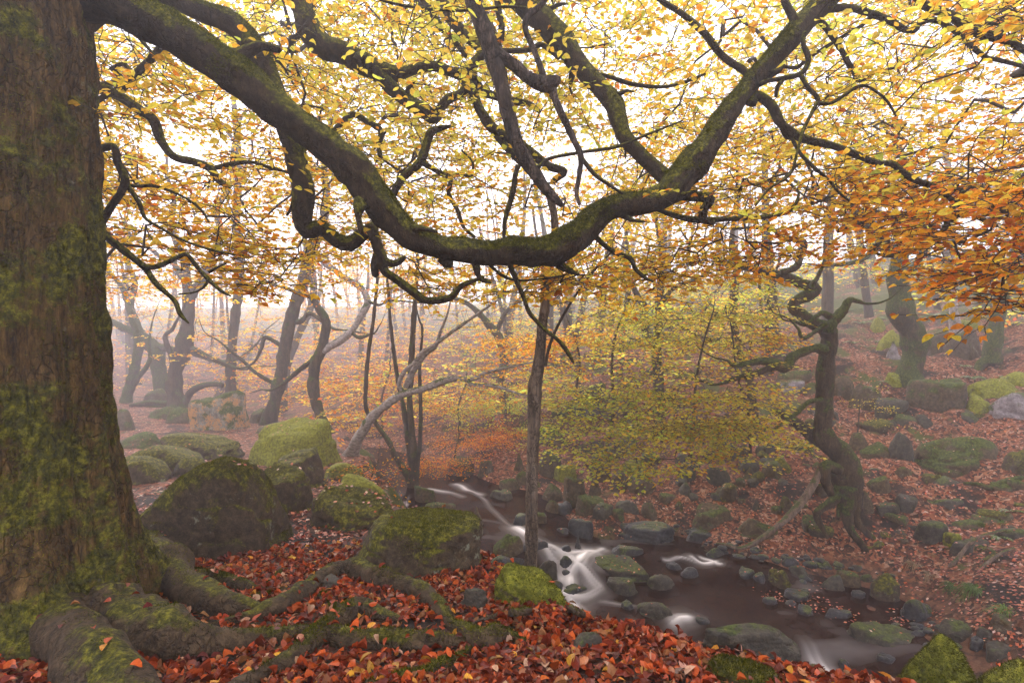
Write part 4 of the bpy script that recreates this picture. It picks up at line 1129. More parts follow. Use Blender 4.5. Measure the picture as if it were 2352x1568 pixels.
# ---- the big beech: trunk
def beech_trunk():
    zs = np.concatenate([np.arange(-.45, 1.0, .018), np.arange(1.0, 4.6, .022)])
    na = 250
    th = np.linspace(0, 2 * np.pi, na, endpoint=False)
    cx = -2.945 + np.interp(zs, [-.4, .5, 1.2, 2.3, 3.6, 4.6], [.02, .02, 0, -.05, -.10, -.12])
    cyy = np.full(len(zs), 3.05)
    # silhouette radius read from the photograph at this depth
    rad = np.interp(zs, [-.45, 0, .25, .55, .9, 1.3, 2.2, 3.5, 4.6], [.68, .60, .555, .50, .462, .44, .43, .425, .45])
    A, Z = np.meshgrid(th, zs)
    q = np.stack([np.cos(A).ravel(), np.sin(A).ravel(), Z.ravel()], 1)
    lob = [(-.05, .50, .26), (-.62, .70, .22), (-1.25, .80, .30), (-1.95, .62, .3), (.75, .5, .3), (2.6, .5, .35), (1.7, .5, .35)]
    fl = np.zeros(A.shape)
    for a0, amp, w in lob:
        a = a0 + .10 * np.sin(Z * 2.1 + a0 * 3)
        dd = np.abs((A - a + np.pi) % (2 * np.pi) - np.pi)
        fall = np.exp(-np.clip(Z + .35, 0, 9) / .29)
        fl += amp * np.exp(-(dd / w) ** 2) * fall
        fl += .045 * np.exp(-(dd / (w * .8)) ** 2) * np.exp(-np.clip(Z, 0, 9) / 1.1)
    r = rad[:, None] + fl - .05 * np.exp(-np.clip(Z, 0, 9) / 1.2)
    # the folded seam and the long crack
    def groove(a0, w, dep, z0, z1):
        nonlocal r
        dd = (A - a0 + np.pi) % (2 * np.pi) - np.pi
        g = np.exp(-(dd / w) ** 2) * np.clip((Z - z0) / .15, 0, 1) * np.clip((z1 - Z) / .2, 0, 1)
        r = r - dep * g
    groove(-1.17 + .10 * (Z - 1.5) + .03 * np.sin(Z * 5), .055, .055, .2, 2.0)
    groove(-1.50 + .02 * np.sin(Z * 4), .035, .03, -.4, .95)
    groove(-.72 + .015 * np.sin(Z * 3), .012, .02, .6, 3.8)
    groove(-1.02 + .03 * np.sin(Z * 6), .02, .018, 1.9, 4)
    dd = (A + 1.28 - .12 * (Z - 1.5) + np.pi) % (2 * np.pi) - np.pi
    r = r + .045 * np.exp(-(dd / .13) ** 2) * np.exp(-((Z - 1.9) / .55) ** 2)
    qq = np.stack([np.cos(A).ravel() * 1.4, np.sin(A).ravel() * 1.4, Z.ravel() * .35], 1)
    bark = fbm(qq, 9, 4, 21).reshape(A.shape); bark2 = fbm(q * np.array([1, 1, 1.5]), 3.2, 3, 33).reshape(A.shape)
    r = r + .016 * np.sin(A * 11 + 1.3 * np.sin(Z * 1.1) + 2.2 * noise(q * .9, 1, 7).reshape(A.shape)) * np.clip(1.2 - Z * .18, .4, 1)
    r = r + .014 * bark + .016 * bark2 + .006 * noise(qq, 60, 2).reshape(A.shape)
    V = np.stack([(cx[:, None] + np.cos(A) * r).ravel(), (cyy[:, None] + np.sin(A) * r * .95).ravel(), Z.ravel()], 1)
    i = np.arange(len(zs) - 1)[:, None] * na; j = np.arange(na)[None]
    a = (i + j).ravel(); b = (i + (j + 1) % na).ravel()
    return V, np.stack([a, b, b + na, a + na], 1)

beech = Tree('beech_tree', 'giant moss-stained beech trunk at the left with its long bowed limb', 'tree', (-2.82, 3.05, float(H(-2.82, 3.05))))
V, Q = beech_trunk()
mesh_np('trunk', V, [Q], M['beech_bark'], beech.root)
LB = M['limb_bark']
def bl(pts, Y0, Y1=None, mat=None, sides=14, bump=.08, knots=.08, part='branch', label=None, tree=beech):
    return tree.limb(part, px_path(pts, Y0, Y1, seed=len(pts)), mat or LB, sides, bump, knots, label=label)
bl([(120,-30,62),(230,-15,60),(330,35,53),(430,95,47),(520,158,44),(610,225,41),(700,300,40),(790,370,38),(850,435,37),(890,495,36),(940,540,33),(1010,568,31),(1090,578,29),(1180,578,29),(1260,574,29),(1320,545,29),(1362,505,28),(1410,475,25),(1470,468,26),(1530,447,30),(1572,400,30),(1625,330,27),(1680,250,26),(1735,180,23),(1800,105,22),(1860,40,22),(1930,-30,20)], 3.15, 4.3, sides=40, bump=.19, knots=.2, label='thick mossy main limb sagging in a bow across the picture')
bl([(1015,590,15),(1031,606,13),(1034,612,7)], 3.7, sides=14)
bl([(1345,540,14),(1355,552,8),(1357,558,4)], 3.9, sides=10)
bl([(250,-60,30),(380,-10,20),(467,28,22),(533,55,24),(583,108,24),(613,165,24),(640,240,24),(667,317,24),(684,380,24),(697,440,24),(694,500,22),(705,532,18),(740,524,16),(772,552,17),(805,560,16),(835,538,14),(862,520,11)], 4.1, 4.2, sides=24, label='second limb dropping behind the main one and hooking right')
bl([(851,516,12),(867,566,13),(880,600,12),(884,622,10),(917,646,10),(951,672,10),(981,690,9),(1034,683,8),(1061,656,6),(1111,636,4)], 4.15)
bl([(872,590,10),(895,604,9),(915,602,8),(930,590,5)], 4.15, sides=10)
bl([(866,585,10),(861,610,10),(862,634,7)], 4.15, sides=10)
bl([(640,-60,26),(675,-10,25),(693,17,24),(715,77,27),(750,110,26),(784,120,24),(834,147,25),(884,170,22),(924,167,14),(961,157,12),(997,152,12),(1031,163,12),(1061,177,12),(1084,213,12),(1101,250,11),(1127,290,12),(1157,313,11),(1184,327,9),(1212,345,7)], 4.9, 5.0, sides=20)
bl([(865,160,17),(894,197,17),(934,230,16),(977,256,17),(1000,272,12),(1011,250,10),(1031,227,11),(1057,217,11),(1075,195,9)], 4.9, sides=16)
bl([(1127,290,9),(1160,335,8),(1200,375,8),(1240,395,6)], 5.0, sides=10)
bl([(1061,177,12),(1091,143,11),(1107,123,10),(1094,103,11),(1067,80,12),(1037,43,14),(1014,0,14),(1005,-50,13)], 5.0, 5.2)
bl([(1080,183,12),(1091,183,11),(1104,207,11),(1134,220,9),(1184,233,8),(1217,240,7),(1240,258,4)], 5.2)
dead = M['dead_wood']
o = bl([(1060,-60,17),(1084,0,17),(1104,50,18),(1124,110,19),(1141,160,18),(1154,213,16),(1167,267,15),(1184,320,15),(1207,367,15),(1234,407,14),(1261,443,12),(1291,472,6)], 3.6, 3.6, mat=dead, sides=24, bump=.14, label='dead flaking branch stub hanging to a broken point')
bl([(1141,118,15),(1160,138,14),(1184,152,14),(1217,180,15),(1251,195,17),(1270,190,15),(1283,180,9)], 3.6, mat=dead, sides=14, bump=.2)
bl([(1266,196,10),(1277,233,9),(1297,277,8),(1317,320,8),(1334,357,7),(1331,400,6),(1324,443,5),(1331,470,4)], 3.6, mat=dead, sides=8)
bl([(1251,185,8),(1240,150,7),(1227,117,7),(1207,67,7),(1214,37,8),(1244,10,7),(1280,-40,6)], 3.6, mat=dead, sides=8)
bl([(1212,30,5),(1207,20,4),(1160,16,3),(1117,20,3),(1051,25,3),(951,17,3),(890,5,3),(850,-8,2)], 3.6, sides=6)
bl([(1334,360,5),(1365,400,5),(1400,425,4),(1430,445,3)], 3.7, sides=6)
bl([(1150,-40,26),(1194,0,26),(1244,43,28),(1291,93,27),(1324,143,24),(1364,187,21),(1407,233,21),(1421,277,20),(1437,317,18),(1477,360,17),(1517,397,18),(1548,425,18)], 5.0, 4.15, sides=20)
bl([(760,310,7),(784,283,7),(811,263,7),(844,280,7),(874,300,7),(871,333,7),(874,362,5)], 5.4, sides=8)
bl([(890,470,10),(897,457,9),(924,410,9),(964,373,10),(981,327,10),(991,303,9),(1012,295,7),(1034,290,4)], 4.6, sides=10)
bl([(968,372,7),(1011,397,6),(1034,410,6),(1031,447,5),(1051,483,5),(1064,520,4),(1090,545,4)], 4.6, sides=8)
bl([(1034,408,4),(1060,400,3),(1082,404,3),(1085,372,3),(1060,345,2)], 4.7, sides=6)
bl([(1184,320,8),(1205,340,12),(1231,360,12),(1264,383,10),(1296,394,9),(1281,408,8),(1268,420,7)], 4.9, sides=8)
bl([(1190,380,6),(1183,405,6),(1181,427,7),(1171,467,6),(1160,505,5),(1157,550,4)], 4.3, sides=8)
bl([(1144,-10,9),(1144,17,8),(1152,60,8),(1151,93,7)], 4.9, sides=8)
bl([(955,-30,11),(985,20,11),(1010,60,9),(1040,90,7),(1070,130,5)], 5.4, sides=8)
bl([(1154,117,6),(1214,115,6),(1244,103,6),(1284,133,6)], 4.6, sides=8)
bl([(1360,168,6),(1367,170,5),(1401,177,5),(1451,193,5),(1517,200,4),(1568,190,4),(1620,170,3)], 4.6, sides=6)
bl([(1236,385,5),(1260,365,4),(1334,350,4),(1417,337,4),(1484,310,3),(1568,277,2)], 3.8, sides=6)
bl([(190,70,14),(215,55,13),(240,45,9),(277,60,6),(310,77,6),(337,107,4),(365,140,3)], 4.0, sides=10)
bl([(215,335,9),(235,340,8),(262,338,8),(270,373,8),(287,412,9),(277,443,8),(250,483,8),(232,522,8),(250,548,8),(277,570,8),(330,613,7),(360,653,6),(400,690,5),(413,720,5),(433,742,2)], 3.7, 3.6, sides=12, label='crooked thin branch zigzagging down beside the trunk')
bl([(328,610,6),(350,614,6),(377,606,6),(410,590,5),(430,585,5),(450,610,5),(477,640,5),(507,667,4),(530,680,2)], 3.6, sides=8)
bl([(477,640,3),(472,655,3),(450,670,2),(410,676,2)], 3.6, sides=6)
bl([(480,625,4),(500,613,3),(520,605,2)], 3.6, sides=6)
bl([(290,415,6),(300,437,5),(320,467,5),(333,500,4),(363,520,3),(417,550,3),(483,573,3),(540,586,2)], 3.7, 3.6, sides=7)
bl([(290,425,5),(320,428,4),(357,428,4),(417,450,3),(460,480,3),(480,510,2)], 3.7, sides=6)
bl([(200,190,15),(220,197,14),(267,217,11),(317,250,11),(353,277,11),(370,323,10),(400,360,9),(450,373,9),(483,387,9),(500,412,8),(525,430,6)], 4.6, 5.0, sides=12)
bl([(485,388,6),(533,377,6),(577,373,4),(620,385,4),(667,397,3)], 5.0, sides=8)
bl([(262,215,9),(280,200,9),(310,173,9),(340,143,9),(367,113,9),(385,80,7)], 4.7, sides=10)
bl([(306,172,6),(287,150,5),(270,150,4),(260,158,3)], 4.7, sides=8)
bl([(1722,240,14),(1732,222,12),(1748,223,11),(1775,247,11),(1791,280,10),(1821,307,10),(1861,323,9),(1908,333,8),(1961,353,8),(2011,373,7),(2051,377,7),(2078,400,7),(2118,420,7),(2151,430,6),(2185,457,5),(2235,493,5),(2290,520,4)], 4.2, 4.0, sides=12)
bl([(1795,290,5),(1805,312,5),(1825,318,4)], 4.2, sides=6)
bl([(1745,195,6),(1760,187,5),(1798,180,6),(1838,170,6),(1855,147,6),(1855,127,6),(1845,100,5),(1848,73,4)], 4.1, sides=8)
bl([(1800,182,5),(1786,200,5),(1782,222,4)], 4.1, sides=6)
bl([(1838,172,5),(1855,200,5),(1878,227,5),(1868,253,4),(1845,300,4),(1831,350,3),(1815,400,3),(1768,433,3),(1735,473,2)], 4.0, 3.8, sides=7)
bl([(1878,238,5),(1908,237,4),(1938,220,4),(1968,200,4),(1995,200,3),(2035,230,3),(2058,267,2)], 4.0, sides=7)
bl([(1820,320,4),(1840,355,4),(1870,385,4),(1900,410,3),(1925,440,3),(1960,470,2)], 4.1, sides=6)
bl([(1878,40,9),(1888,53,7),(1915,87,7),(1935,120,6),(1951,150,6),(1975,187,5)], 4.3, sides=8)
bl([(1975,187,4),(2020,165,3),(2070,150,3),(2150,105,2),(2235,60,2)], 4.3, sides=6)
bl([(1885,22,12),(1915,20,9),(1951,18,8),(1995,30,8),(2041,47,8),(2075,67,7),(2101,70,6),(2115,53,6),(2148,47,6),(2188,67,6),(2221,97,6),(2261,130,5),(2301,140,5),(2370,158,4)], 4.3, 4.1, sides=10)
bl([(2070,-50,8),(2111,0,8),(2135,17,10),(2185,37,10),(2221,60,12),(2261,80,11),(2301,90,10),(2325,100,8),(2380,130,7)], 3.9, sides=12)
bl([(2228,57,5),(2270,54,4),(2295,57,3)], 3.9, sides=6)
bl([(1480,-40,6),(1517,0,6),(1568,33,7),(1618,77,8),(1661,130,8),(1701,157,8),(1728,180,10)], 4.3, 4.2, sides=10)
bl([(1790,-40,8),(1801,0,8),(1818,33,9),(1833,58,11)], 4.2, sides=8)
bl([(1545,445,16),(1568,448,13),(1611,453,12),(1631,458,12),(1618,480,10),(1616,503,10),(1640,512,6)], 4.3, sides=12)
bl([(1500,476,6),(1540,492,6),(1600,505,8),(1668,503,6),(1735,500,6),(1801,490,5),(1828,467,4),(1835,443,3)], 4.3, 4.6, sides=8)
bl([(1350,520,9),(1363,538,7),(1384,559,6),(1411,579,6),(1447,593,6),(1461,619,5),(1484,639,4),(1500,646,3)], 4.0, sides=8)
bl([(1170,595,8),(1174,616,7),(1184,639,6),(1201,679,5),(1217,719,5),(1251,756,5),(1284,783,5),(1304,809,5),(1317,833,3)], 3.9, 3.8, sides=8, label='thin branch hanging down in front of the slender trunk')
bl([(1120,600,5),(1135,618,4),(1160,636,4),(1195,644,3),(1250,640,2)], 3.9, sides=6)
bl([(2005,579,3),(2035,588,4),(2068,583,5),(2115,569,6),(2148,549,6),(2172,520,6),(2190,470,6),(2215,440,6)], 5.5, 4.6, mat=M['mossy_bark'], sides=8)

# roots of the beech, laid on the ground
def root_path(pts, dY=0.0, lift=.35):
    out = []
    for x, y, r in pts:
        g = ground_at(min(x, 2350), y + r * .55)
        Y = g[1] + dY
        rr = r / F * Y
        p = P(x, y, Y); out.append([p[0], p[1], p[2], rr])
    return np.array(out)
RB = M['root_bark']
def rt(pts, sides=16, bump=.20, dY=0.0, label=None):
    return beech.limb('root', root_path(pts, dY), RB, sides, bump, .22, label=label, skel=False)
rt([(270,1215,50),(345,1290,50),(430,1352,44),(500,1385,34),(560,1396,23),(612,1402,10)], 28)
rt([(405,1322,18),(450,1325,20),(500,1328,20),(550,1344,15),(600,1354,8),(640,1358,4)])
rt([(250,1400,70),(330,1445,60),(400,1470,50),(480,1478,38),(570,1468,26),(680,1456,20),(760,1460,22),(817,1468,26),(917,1472,24),(1000,1475,19),(1065,1474,14)], 28, label='long straight mossy root running right from the trunk')
rt([(60,1360,56),(140,1430,60),(215,1515,60),(280,1590,56),(335,1660,50)], 28)
rt([(520,1600,28),(567,1568,26),(667,1512,25),(733,1455,26),(784,1420,23),(817,1400,24),(851,1404,22),(884,1415,15),(930,1426,7)], 20)
rt([(483,1437,6),(550,1420,13),(605,1404,21),(650,1388,22),(693,1362,22),(727,1335,22),(772,1310,22),(817,1306,22),(867,1326,22),(917,1342,24),(967,1362,24),(1001,1385,22),(1024,1412,18),(1040,1434,16),(1067,1450,18),(1091,1468,22),(1117,1470,25),(1151,1457,22),(1186,1465,12),(1215,1478,6)], 22, label='arched root looping over the red leaves to the centre')
rt([(1074,1440,6),(1117,1422,7),(1167,1408,8),(1217,1402,8),(1284,1395,8),(1311,1398,9),(1344,1414,9),(1380,1430,5)], 10)
rt([(840,1575,14),(894,1560,14),(971,1548,15),(1017,1525,13),(1061,1503,10),(1080,1485,8)], 12)
rt([(1400,1440,6),(1467,1432,9),(1501,1414,12),(1527,1428,11),(1568,1462,8),(1600,1480,5)], 12)
rt([(1590,1500,6),(1625,1486,10),(1658,1474,12),(1701,1474,13),(1768,1487,13),(1821,1504,13),(1868,1537,13),(1920,1580,14)], 14, label='bent bare root with a knot at the bottom edge')
rt([(560,1386,5),(580,1374,7),(617,1365,8),(667,1355,7),(690,1350,4)], 10)
rt([(600,1350,5),(622,1335,7),(645,1318,9),(660,1312,6)], 10)
rt([(740,1370,14),(760,1390,12),(770,1404,8)], 12)

# dead stubs and spurs left where side shoots broke away
_rs = np.random.default_rng(4)
for pts, Y0, Y1 in (([(520,158,44),(700,300,40),(850,435,37),(940,540,33),(1090,578,29),(1260,574,29),(1410,475,25),(1530,447,30),(1625,330,27),(1735,180,23)], 3.35, 4.25), ([(717,80,27),(834,147,25),(934,230,16),(997,152,12)], 4.9, 4.9), ([(1244,43,28),(1324,143,24),(1407,233,21),(1437,317,18)], 4.9, 4.4), ([(583,108,24),(640,240,24),(697,440,24)], 4.15, 4.2)):
    q = px_path(pts, Y0, Y1)
    for k in range(len(q)):
        c, r = q[k, :3], q[k, 3]; a = _rs.uniform(0, 2 * math.pi); t = q[min(k + 1, len(q) - 1), :3] - q[max(k - 1, 0), :3]; t /= np.linalg.norm(t)
        u = np.cross(t, [0, 1, 0]); u /= np.linalg.norm(u); v = np.cross(t, u); d = u * math.cos(a) + v * math.sin(a) - np.array([0, .3, 0]); d /= np.linalg.norm(d)
        L_ = r * _rs.uniform(1.2, 2.6); rr = r * _rs.uniform(.16, .4)
        p0 = c + d * r * .6; p1 = c + d * (r * .95) + t * rr * .5; p2 = c + d * (r + L_ * .5) + t * L_ * .35 + _rs.normal(0, .01, 3); p3 = c + d * (r + L_ * .8) + t * L_ * .8
        beech.limb('stub', np.array([[*p0, rr * 2.0], [*p1, rr * 1.35], [*p2, rr * .7], [*p3, rr * .35]]), LB, 9, .22, .2, skel=False)

# the canopy that the beech holds over the ravine
def beech_att(rng):
    pts = []
    def add(n, x, y, z, flat=None):
        q = np.stack([rng.uniform(*x, n), rng.uniform(*y, n), rng.uniform(*z, n)], 1); pts.append(q)
    add(17000, (-8.5, 10.0), (3.3, 9.5), (2.25, 7.8))
    q = np.vstack(pts)
    u = q[:, 0] / q[:, 1]; v = (q[:, 2] - EYE) / q[:, 1]        # horizontal and vertical slope seen from the ledge
    keep = (v < .74) & (np.abs(u) < 1.35)
    low = np.interp(u, [-1, -.75, -.5, -.35, -.1, .05, .2, .4, .6, .75, 1.0], [.10, .09, .08, .12, .08, .08, .13, .18, .22, .18, .05])
    keep &= v > low
    keep &= ~((u > .25) & (v < .36) & (rng.random(len(q)) < .45))
    keep &= ~((v < .24) & (rng.random(len(q)) < .3))
    g = noise(q, .55, 77) + .4 * noise(q, 1.6, 5)
    keep &= g > np.interp(u, [-1, -.6, -.3, 0, .3, .6, 1], [-.28, -.30, -.38, -.40, -.42, -.48, -.45])
    # clear lobes where the bright sky shows
    for a, b, w in ((-.655, .40, .07), (-.70, .20, .06), (-.60, .15, .06), (.12, .36, .06), (-.45, .22, .05)):
        keep &= ~(((u - a) / w) ** 2 + ((v - b) / (w * .9)) ** 2 < rng.uniform(.4, 1.1, len(u)))
    keep &= ~((q[:, 1] < 4.2) & (rng.random(len(q)) < .55))
    q = q[keep]
    ex = []
    def blob(n, px, py, Y, s, flat=.22): ex.append(cloud(n, P(px, py, Y), s, rng, flat))
    blob(40, 560, 560, 4.4, (.75, .5, .18)); blob(26, 640, 630, 4.3, (.4, .3, .15)); blob(20, 330, 560, 4.2, (.4, .4, .15))
    blob(30, 1000, 640, 4.8, (.5, .4, .12)); blob(30, 1220, 640, 4.5, (.5, .3, .14)); blob(16, 1290, 640, 4.1, (.25, .2, .12))
    blob(55, 1560, 600, 5.0, (.9, .6, .2)); blob(40, 1450, 650, 5.4, (.7, .6, .15)); blob(40, 1750, 590, 5.2, (.7, .6, .15))
    blob(70, 2250, 480, 3.6, (.45, .5, .3)); blob(46, 2310, 600, 3.3, (.22, .4, .3)); blob(40, 2100, 520, 4.4, (.5, .5, .15)); blob(16, 2290, 680, 3.2, (.10, .2, .14))
    blob(60, 2200, 400, 4.4, (.8, .5, .2)); blob(22, 2330, 30, 3.2, (.2, .3, .2), None); blob(60, 1900, 440, 5.0, (1.0, .7, .2)); blob(60, 1650, 420, 5.4, (.9, .7, .2))
    blob(60, 2000, 200, 4.6, (1.2, .8, .5)); blob(50, 320, 200, 5.0, (.5, .6, .25)); blob(40, 300, 430, 5.4, (.4, .6, .3))
    return np.vstack([q] + ex)
def beech_cols(PP, S, rng):
    u = S[:, 0] / S[:, 1]; v = (S[:, 2] - EYE) / S[:, 1]
    k = noise(S, .8, 3) * .9 + rng.normal(0, .25, len(S)) + rng.normal(0, .2, len(S))
    warm = np.interp(u, [-1, -.6, -.4, 0, .3, .6, .8, 1], [.25, .25, .0, -.08, .05, .18, .35, .7]) - np.interp(v, [0, .15, .25, .4, .7], [-.30, -.25, -.1, .2, .55]) + .60 * k - .08
    C = palette('lemon', len(S), rng)
    for nm, t in (('gold', -.2), ('amber', .45), ('orange', 1.0), ('russet', 1.8)):
        m = warm > t
        if m.any(): C[m] = palette(nm, m.sum(), rng)
    gm = (u > .55) & (v > .30) & (noise(S, 1.1, 9) > .15) & (rng.random(len(S)) < .55)
    if gm.any(): C[gm] = palette('greengold', gm.sum(), rng)
    return C
rb = np.random.default_rng(11)
att = beech_att(rb)
nb = beech.crown(att, rb, leaf=.070, length=.42, nleaf=19, kind='mid', tip=.0028, seg=.2, wig=.75, rmax=.035, power=.42, sides=4, big=300, palf=beech_cols)
print('beech sprays', len(att), 'leaves', nb)

# ---- the slender trunk at the ravine's rim
g = ground_at(1217, 1335)
sl = Tree('slender_tree', 'slender straight bare trunk standing at the rim by the waterfall', 'tree', g)
Ys = 5.1
sl.limb('trunk', px_path([(1217,1350,17),(1217,1322,15.5),(1221,1245,14.5),(1221,1145,13.5),(1224,1045,13.5),(1227,956,15),(1229,889,17),(1234,856,14),(1241,806,12),(1244,756,11.5),(1251,706,11),(1254,656,10.5),(1264,606,10),(1274,556,9),(1270,480,8),(1240,400,7),(1205,350,7),(1178,260,7),(1160,180,6),(1145,100,6),(1110,10,5),(1100,-60,4)], Ys), surf_mat('slender_bark', ((0.045, 0.033, 0.024), (0.13, 0.095, 0.068), (0.24, 0.18, 0.13)), MOSS_G, 0.15, 0.3, 2.0, 7.0, 1.0, None, 0.7, 0.85, 0.015), 24, .10, .05)
sl.limb('branch', px_path([(1252,840,4),(1264,789,4),(1291,729,3.5),(1337,656,3),(1380,605,2.5),(1417,566,2)], 5.0), M['twig_bark'], 6)
rs = np.random.default_rng(21)
sl.crown(np.vstack([cloud(70, P(1130, 40, 5.4), (1.2, .8, .7), rs), cloud(12, P(1390, 590, 5.2), (.4, .3, .1), rs)]), rs, pal=('lemon', 'gold'), tip=.0018, rmax=.012, wig=.5)

# ---- trees of the far bank and of the path
def make(name, label, cat, base, limbs, mat, clouds, seed, pal=('gold', 'amber'), leaf=.06, nleaf=14, kind='far', tip=.003, wig=.8, rmax=.05, bare=0, length=.42, Y=None, sides=12, group=None, tilt=.16, flatn=True, dens=2.0, stub_ok=None):
    stub_ok = bool(clouds) if stub_ok is None else stub_ok
    g = ground_at(*base)
    Yb = Y or g[1]
    t = Tree(name, label, cat, P(base[0], base[1], Yb) if Y else g, group)
    t.root.location[2] = float(H(t.root.location[0], t.root.location[1]))
    for k, L_ in enumerate(limbs):
        part, pts = L_[0], L_[1]
        dY = L_[2] if len(L_) > 2 else (0, 0)
        mt = L_[3] if len(L_) > 3 else mat
        t.limb(part, px_path(pts, Yb + dY[0], Yb + dY[1]), M[mt], sides if k == 0 or part == 'trunk' else 8, .13, .16, ext=(part != 'root' and stub_ok))
    rng = np.random.default_rng(seed)
    kf = max(1, Yb / 13) if dens > 1 else 1
    att = [cloud(int(n * dens), P(px, py, Yb + dy), tuple(a * kf for a in s), rng, (.3 if dens > 1 else .5) if flatn else None) for (n, px, py, dy, s) in clouds]
    if att: t.crown(np.vstack(att), rng, leaf, length, nleaf, pal, kind, tip, .35, wig, tilt, None, None, rmax, .45, 4, bare=bare)
    return t

twist = make('oak_tree', 'twisted leaning oak on the far bank with mossy broken arms', 'tree', (1950, 1215), [
  ('trunk', [(1952,1165,20),(1947,1128,26),(1945,1095,30),(1938,1060,30),(1925,1035,28),(1901,1014,23),(1889,989,22),(1893,939,20),(1893,889,19),(1896,839,19),(1901,806,18),(1905,776,19),(1896,753,18),(1868,743,14),(1841,723,14),(1821,703,13),(1833,688,12),(1861,676,13),(1877,664,13),(1851,656,12),(1815,639,11),(1781,629,9),(1735,619,8),(1701,614,6)], (0, .2)),
  ('branch', [(1795,624,8),(1812,621,8),(1830,611,8),(1838,589,8),(1845,559,8),(1821,549,7),(1795,546,6),(1778,529,5),(1734,523,4),(1690,525,3)]),
  ('branch', [(1863,663,8),(1868,650,7),(1878,636,5)]),
  ('branch', [(1903,765,15),(1908,748,14),(1928,723,13),(1941,706,10),(1951,689,9),(1963,690,6),(1975,693,5),(1987,697,3)], (0, -.1), 'mossy_bark'),
  ('branch', [(1915,735,8),(1898,722,7),(1885,720,6),(1868,732,5),(1850,745,5),(1835,742,4)], (0, -.1), 'mossy_bark'),
  ('branch', [(1898,745,7),(1885,752,6),(1861,769,5),(1845,777,4),(1837,768,4),(1835,758,3)], (-.1, -.2), 'mossy_bark'),
  ('branch', [(1895,803,12),(1875,800,11),(1851,806,10),(1821,819,11),(1808,843,13),(1781,836,12),(1751,829,9),(1711,836,7),(1688,841,4)], (0, -.5), 'mossy_bark'),
  ('branch', [(1785,838,9),(1741,856,7),(1701,866,6),(1645,883,3)], (-.3, -.4)),
  ('branch', [(1890,916,7),(1875,919,6),(1855,924,5),(1828,949,5),(1781,983,3)], (0, -.3), 'mossy_bark'),
  ('root', [(1945,1120,20),(1948,1155,18),(1945,1178,14),(1951,1212,9),(1975,1245,8),(1995,1272,6),(1999,1286,4)], (-.15, -.5)),
  ('root', [(1930,1120,14),(1918,1145,11),(1890,1165,10),(1876,1180,9),(1885,1205,7),(1901,1235,4)], (-.1, -.3)),
  ('root', [(1960,1110,16),(1966,1150,12),(1968,1195,9),(1990,1222,8),(2035,1262,7),(2081,1280,4)], (-.05, -.4)),
  ('root', [(1930,1080,13),(1900,1068,12),(1893,1085,12),(1900,1118,10),(1915,1140,8)], (-.1, -.1)),
  ('root', [(1935,1140,8),(1928,1170,6),(1925,1190,4)], (-.1, -.2)),
 ], 'oak_bark', [(26, 1720, 600, .2, (.8, .6, .35)), (10, 1690, 850, -.2, (.5, .4, .15))], 31, ('gold', 'amber'), bare=.3, tip=.0026)
twist_Y = twist.root.location[1]

burr = make('oak_tree', 'thick burred mossy oak standing on the upper right slope', 'tree', (2088, 885), [
  ('trunk', [(2088,890,36),(2088,872,30),(2090,849,26),(2101,809,25),(2098,769,25),(2078,739,23),(2068,709,25),(2067,673,20),(2061,639,20),(2064,606,18),(2060,583,16),(2035,569,14),(2018,543,14),(2000,523,13),(1975,490,11),(1930,470,9),(1890,455,6)]),
  ('branch', [(2068,600,14),(2078,575,13),(2088,552,11),(2085,510,10),(2100,460,9),(2090,400,7)]),
  ('branch', [(2090,622,10),(2104,610,9),(2115,586,7),(2135,546,7),(2150,510,6),(2190,470,5)]),
  ('branch', [(2082,672,8),(2092,660,7),(2111,656,6),(2145,666,5),(2185,653,4),(2230,640,3)]),
  ('branch', [(2020,550,8),(1990,590,6),(1950,605,5),(1900,610,4)]),
  ('root', [(2070,870,12),(2050,888,11),(2036,910,9),(2030,930,6)]),
  ('root', [(2110,872,12),(2130,884,9),(2150,888,5)]),
 ], 'mossy_bark', [(90, 2030, 560, .3, (2.4, 1.2, .5)), (70, 2120, 620, .6, (2.0, 1.2, .3)), (50, 2100, 420, 0, (2.6, 1.5, .8))], 32, ('gold', 'greengold', 'amber'), tip=.0035, bare=.25)

make('birch_tree', 'pale patchy trunk with a mossy foot high on the right slope', 'tree', (2198, 770), [
  ('trunk', [(2200,775,18),(2196,750,13),(2191,720,9),(2188,673,8),(2181,623,8),(2183,583,9),(2185,520,7),(2190,440,6),(2170,350,5)]),
  ('branch', [(2183,600,5),(2160,570,4),(2130,550,3)]), ('branch', [(2184,570,5),(2215,540,4),(2250,530,3)])], 'pale_bark',
  [(50, 2190, 560, 0, (2.4, 1.6, .6))], 33, ('gold', 'lemon'), tip=.004, bare=.2)
make('oak_tree', 'green mossy leaning trunk above the ferns at the right edge', 'tree', (2278, 830), [
  ('trunk', [(2278,835,22),(2279,808,18),(2287,756,15),(2296,716,13),(2300,688,14),(2310,640,11),(2330,590,10),(2345,500,8)]),
  ('branch', [(2302,690,8),(2325,672,6),(2370,670,5)]), ('branch', [(2298,688,9),(2285,660,7),(2270,640,5)]),
  ('root', [(2275,815,12),(2255,835,10),(2235,858,8),(2200,872,5)])], 'mossy_bark',
  [(40, 2290, 640, -.3, (1.4, .8, .4))], 34, ('amber', 'gold'), tip=.003)
make('dead_log', 'long bare dead branch propped from the oak roots down to the water', 'log', (1740, 1240), [
  ('trunk', [(1885,1080,9),(1870,1108,9),(1853,1137,8),(1830,1166,8),(1796,1200,7),(1757,1230,6),(1722,1252,5),(1695,1259,4),(1668,1250,3),(1645,1247,2)], (.3, -.1))], 'driftwood', [], 35, Y=twist_Y - .35)
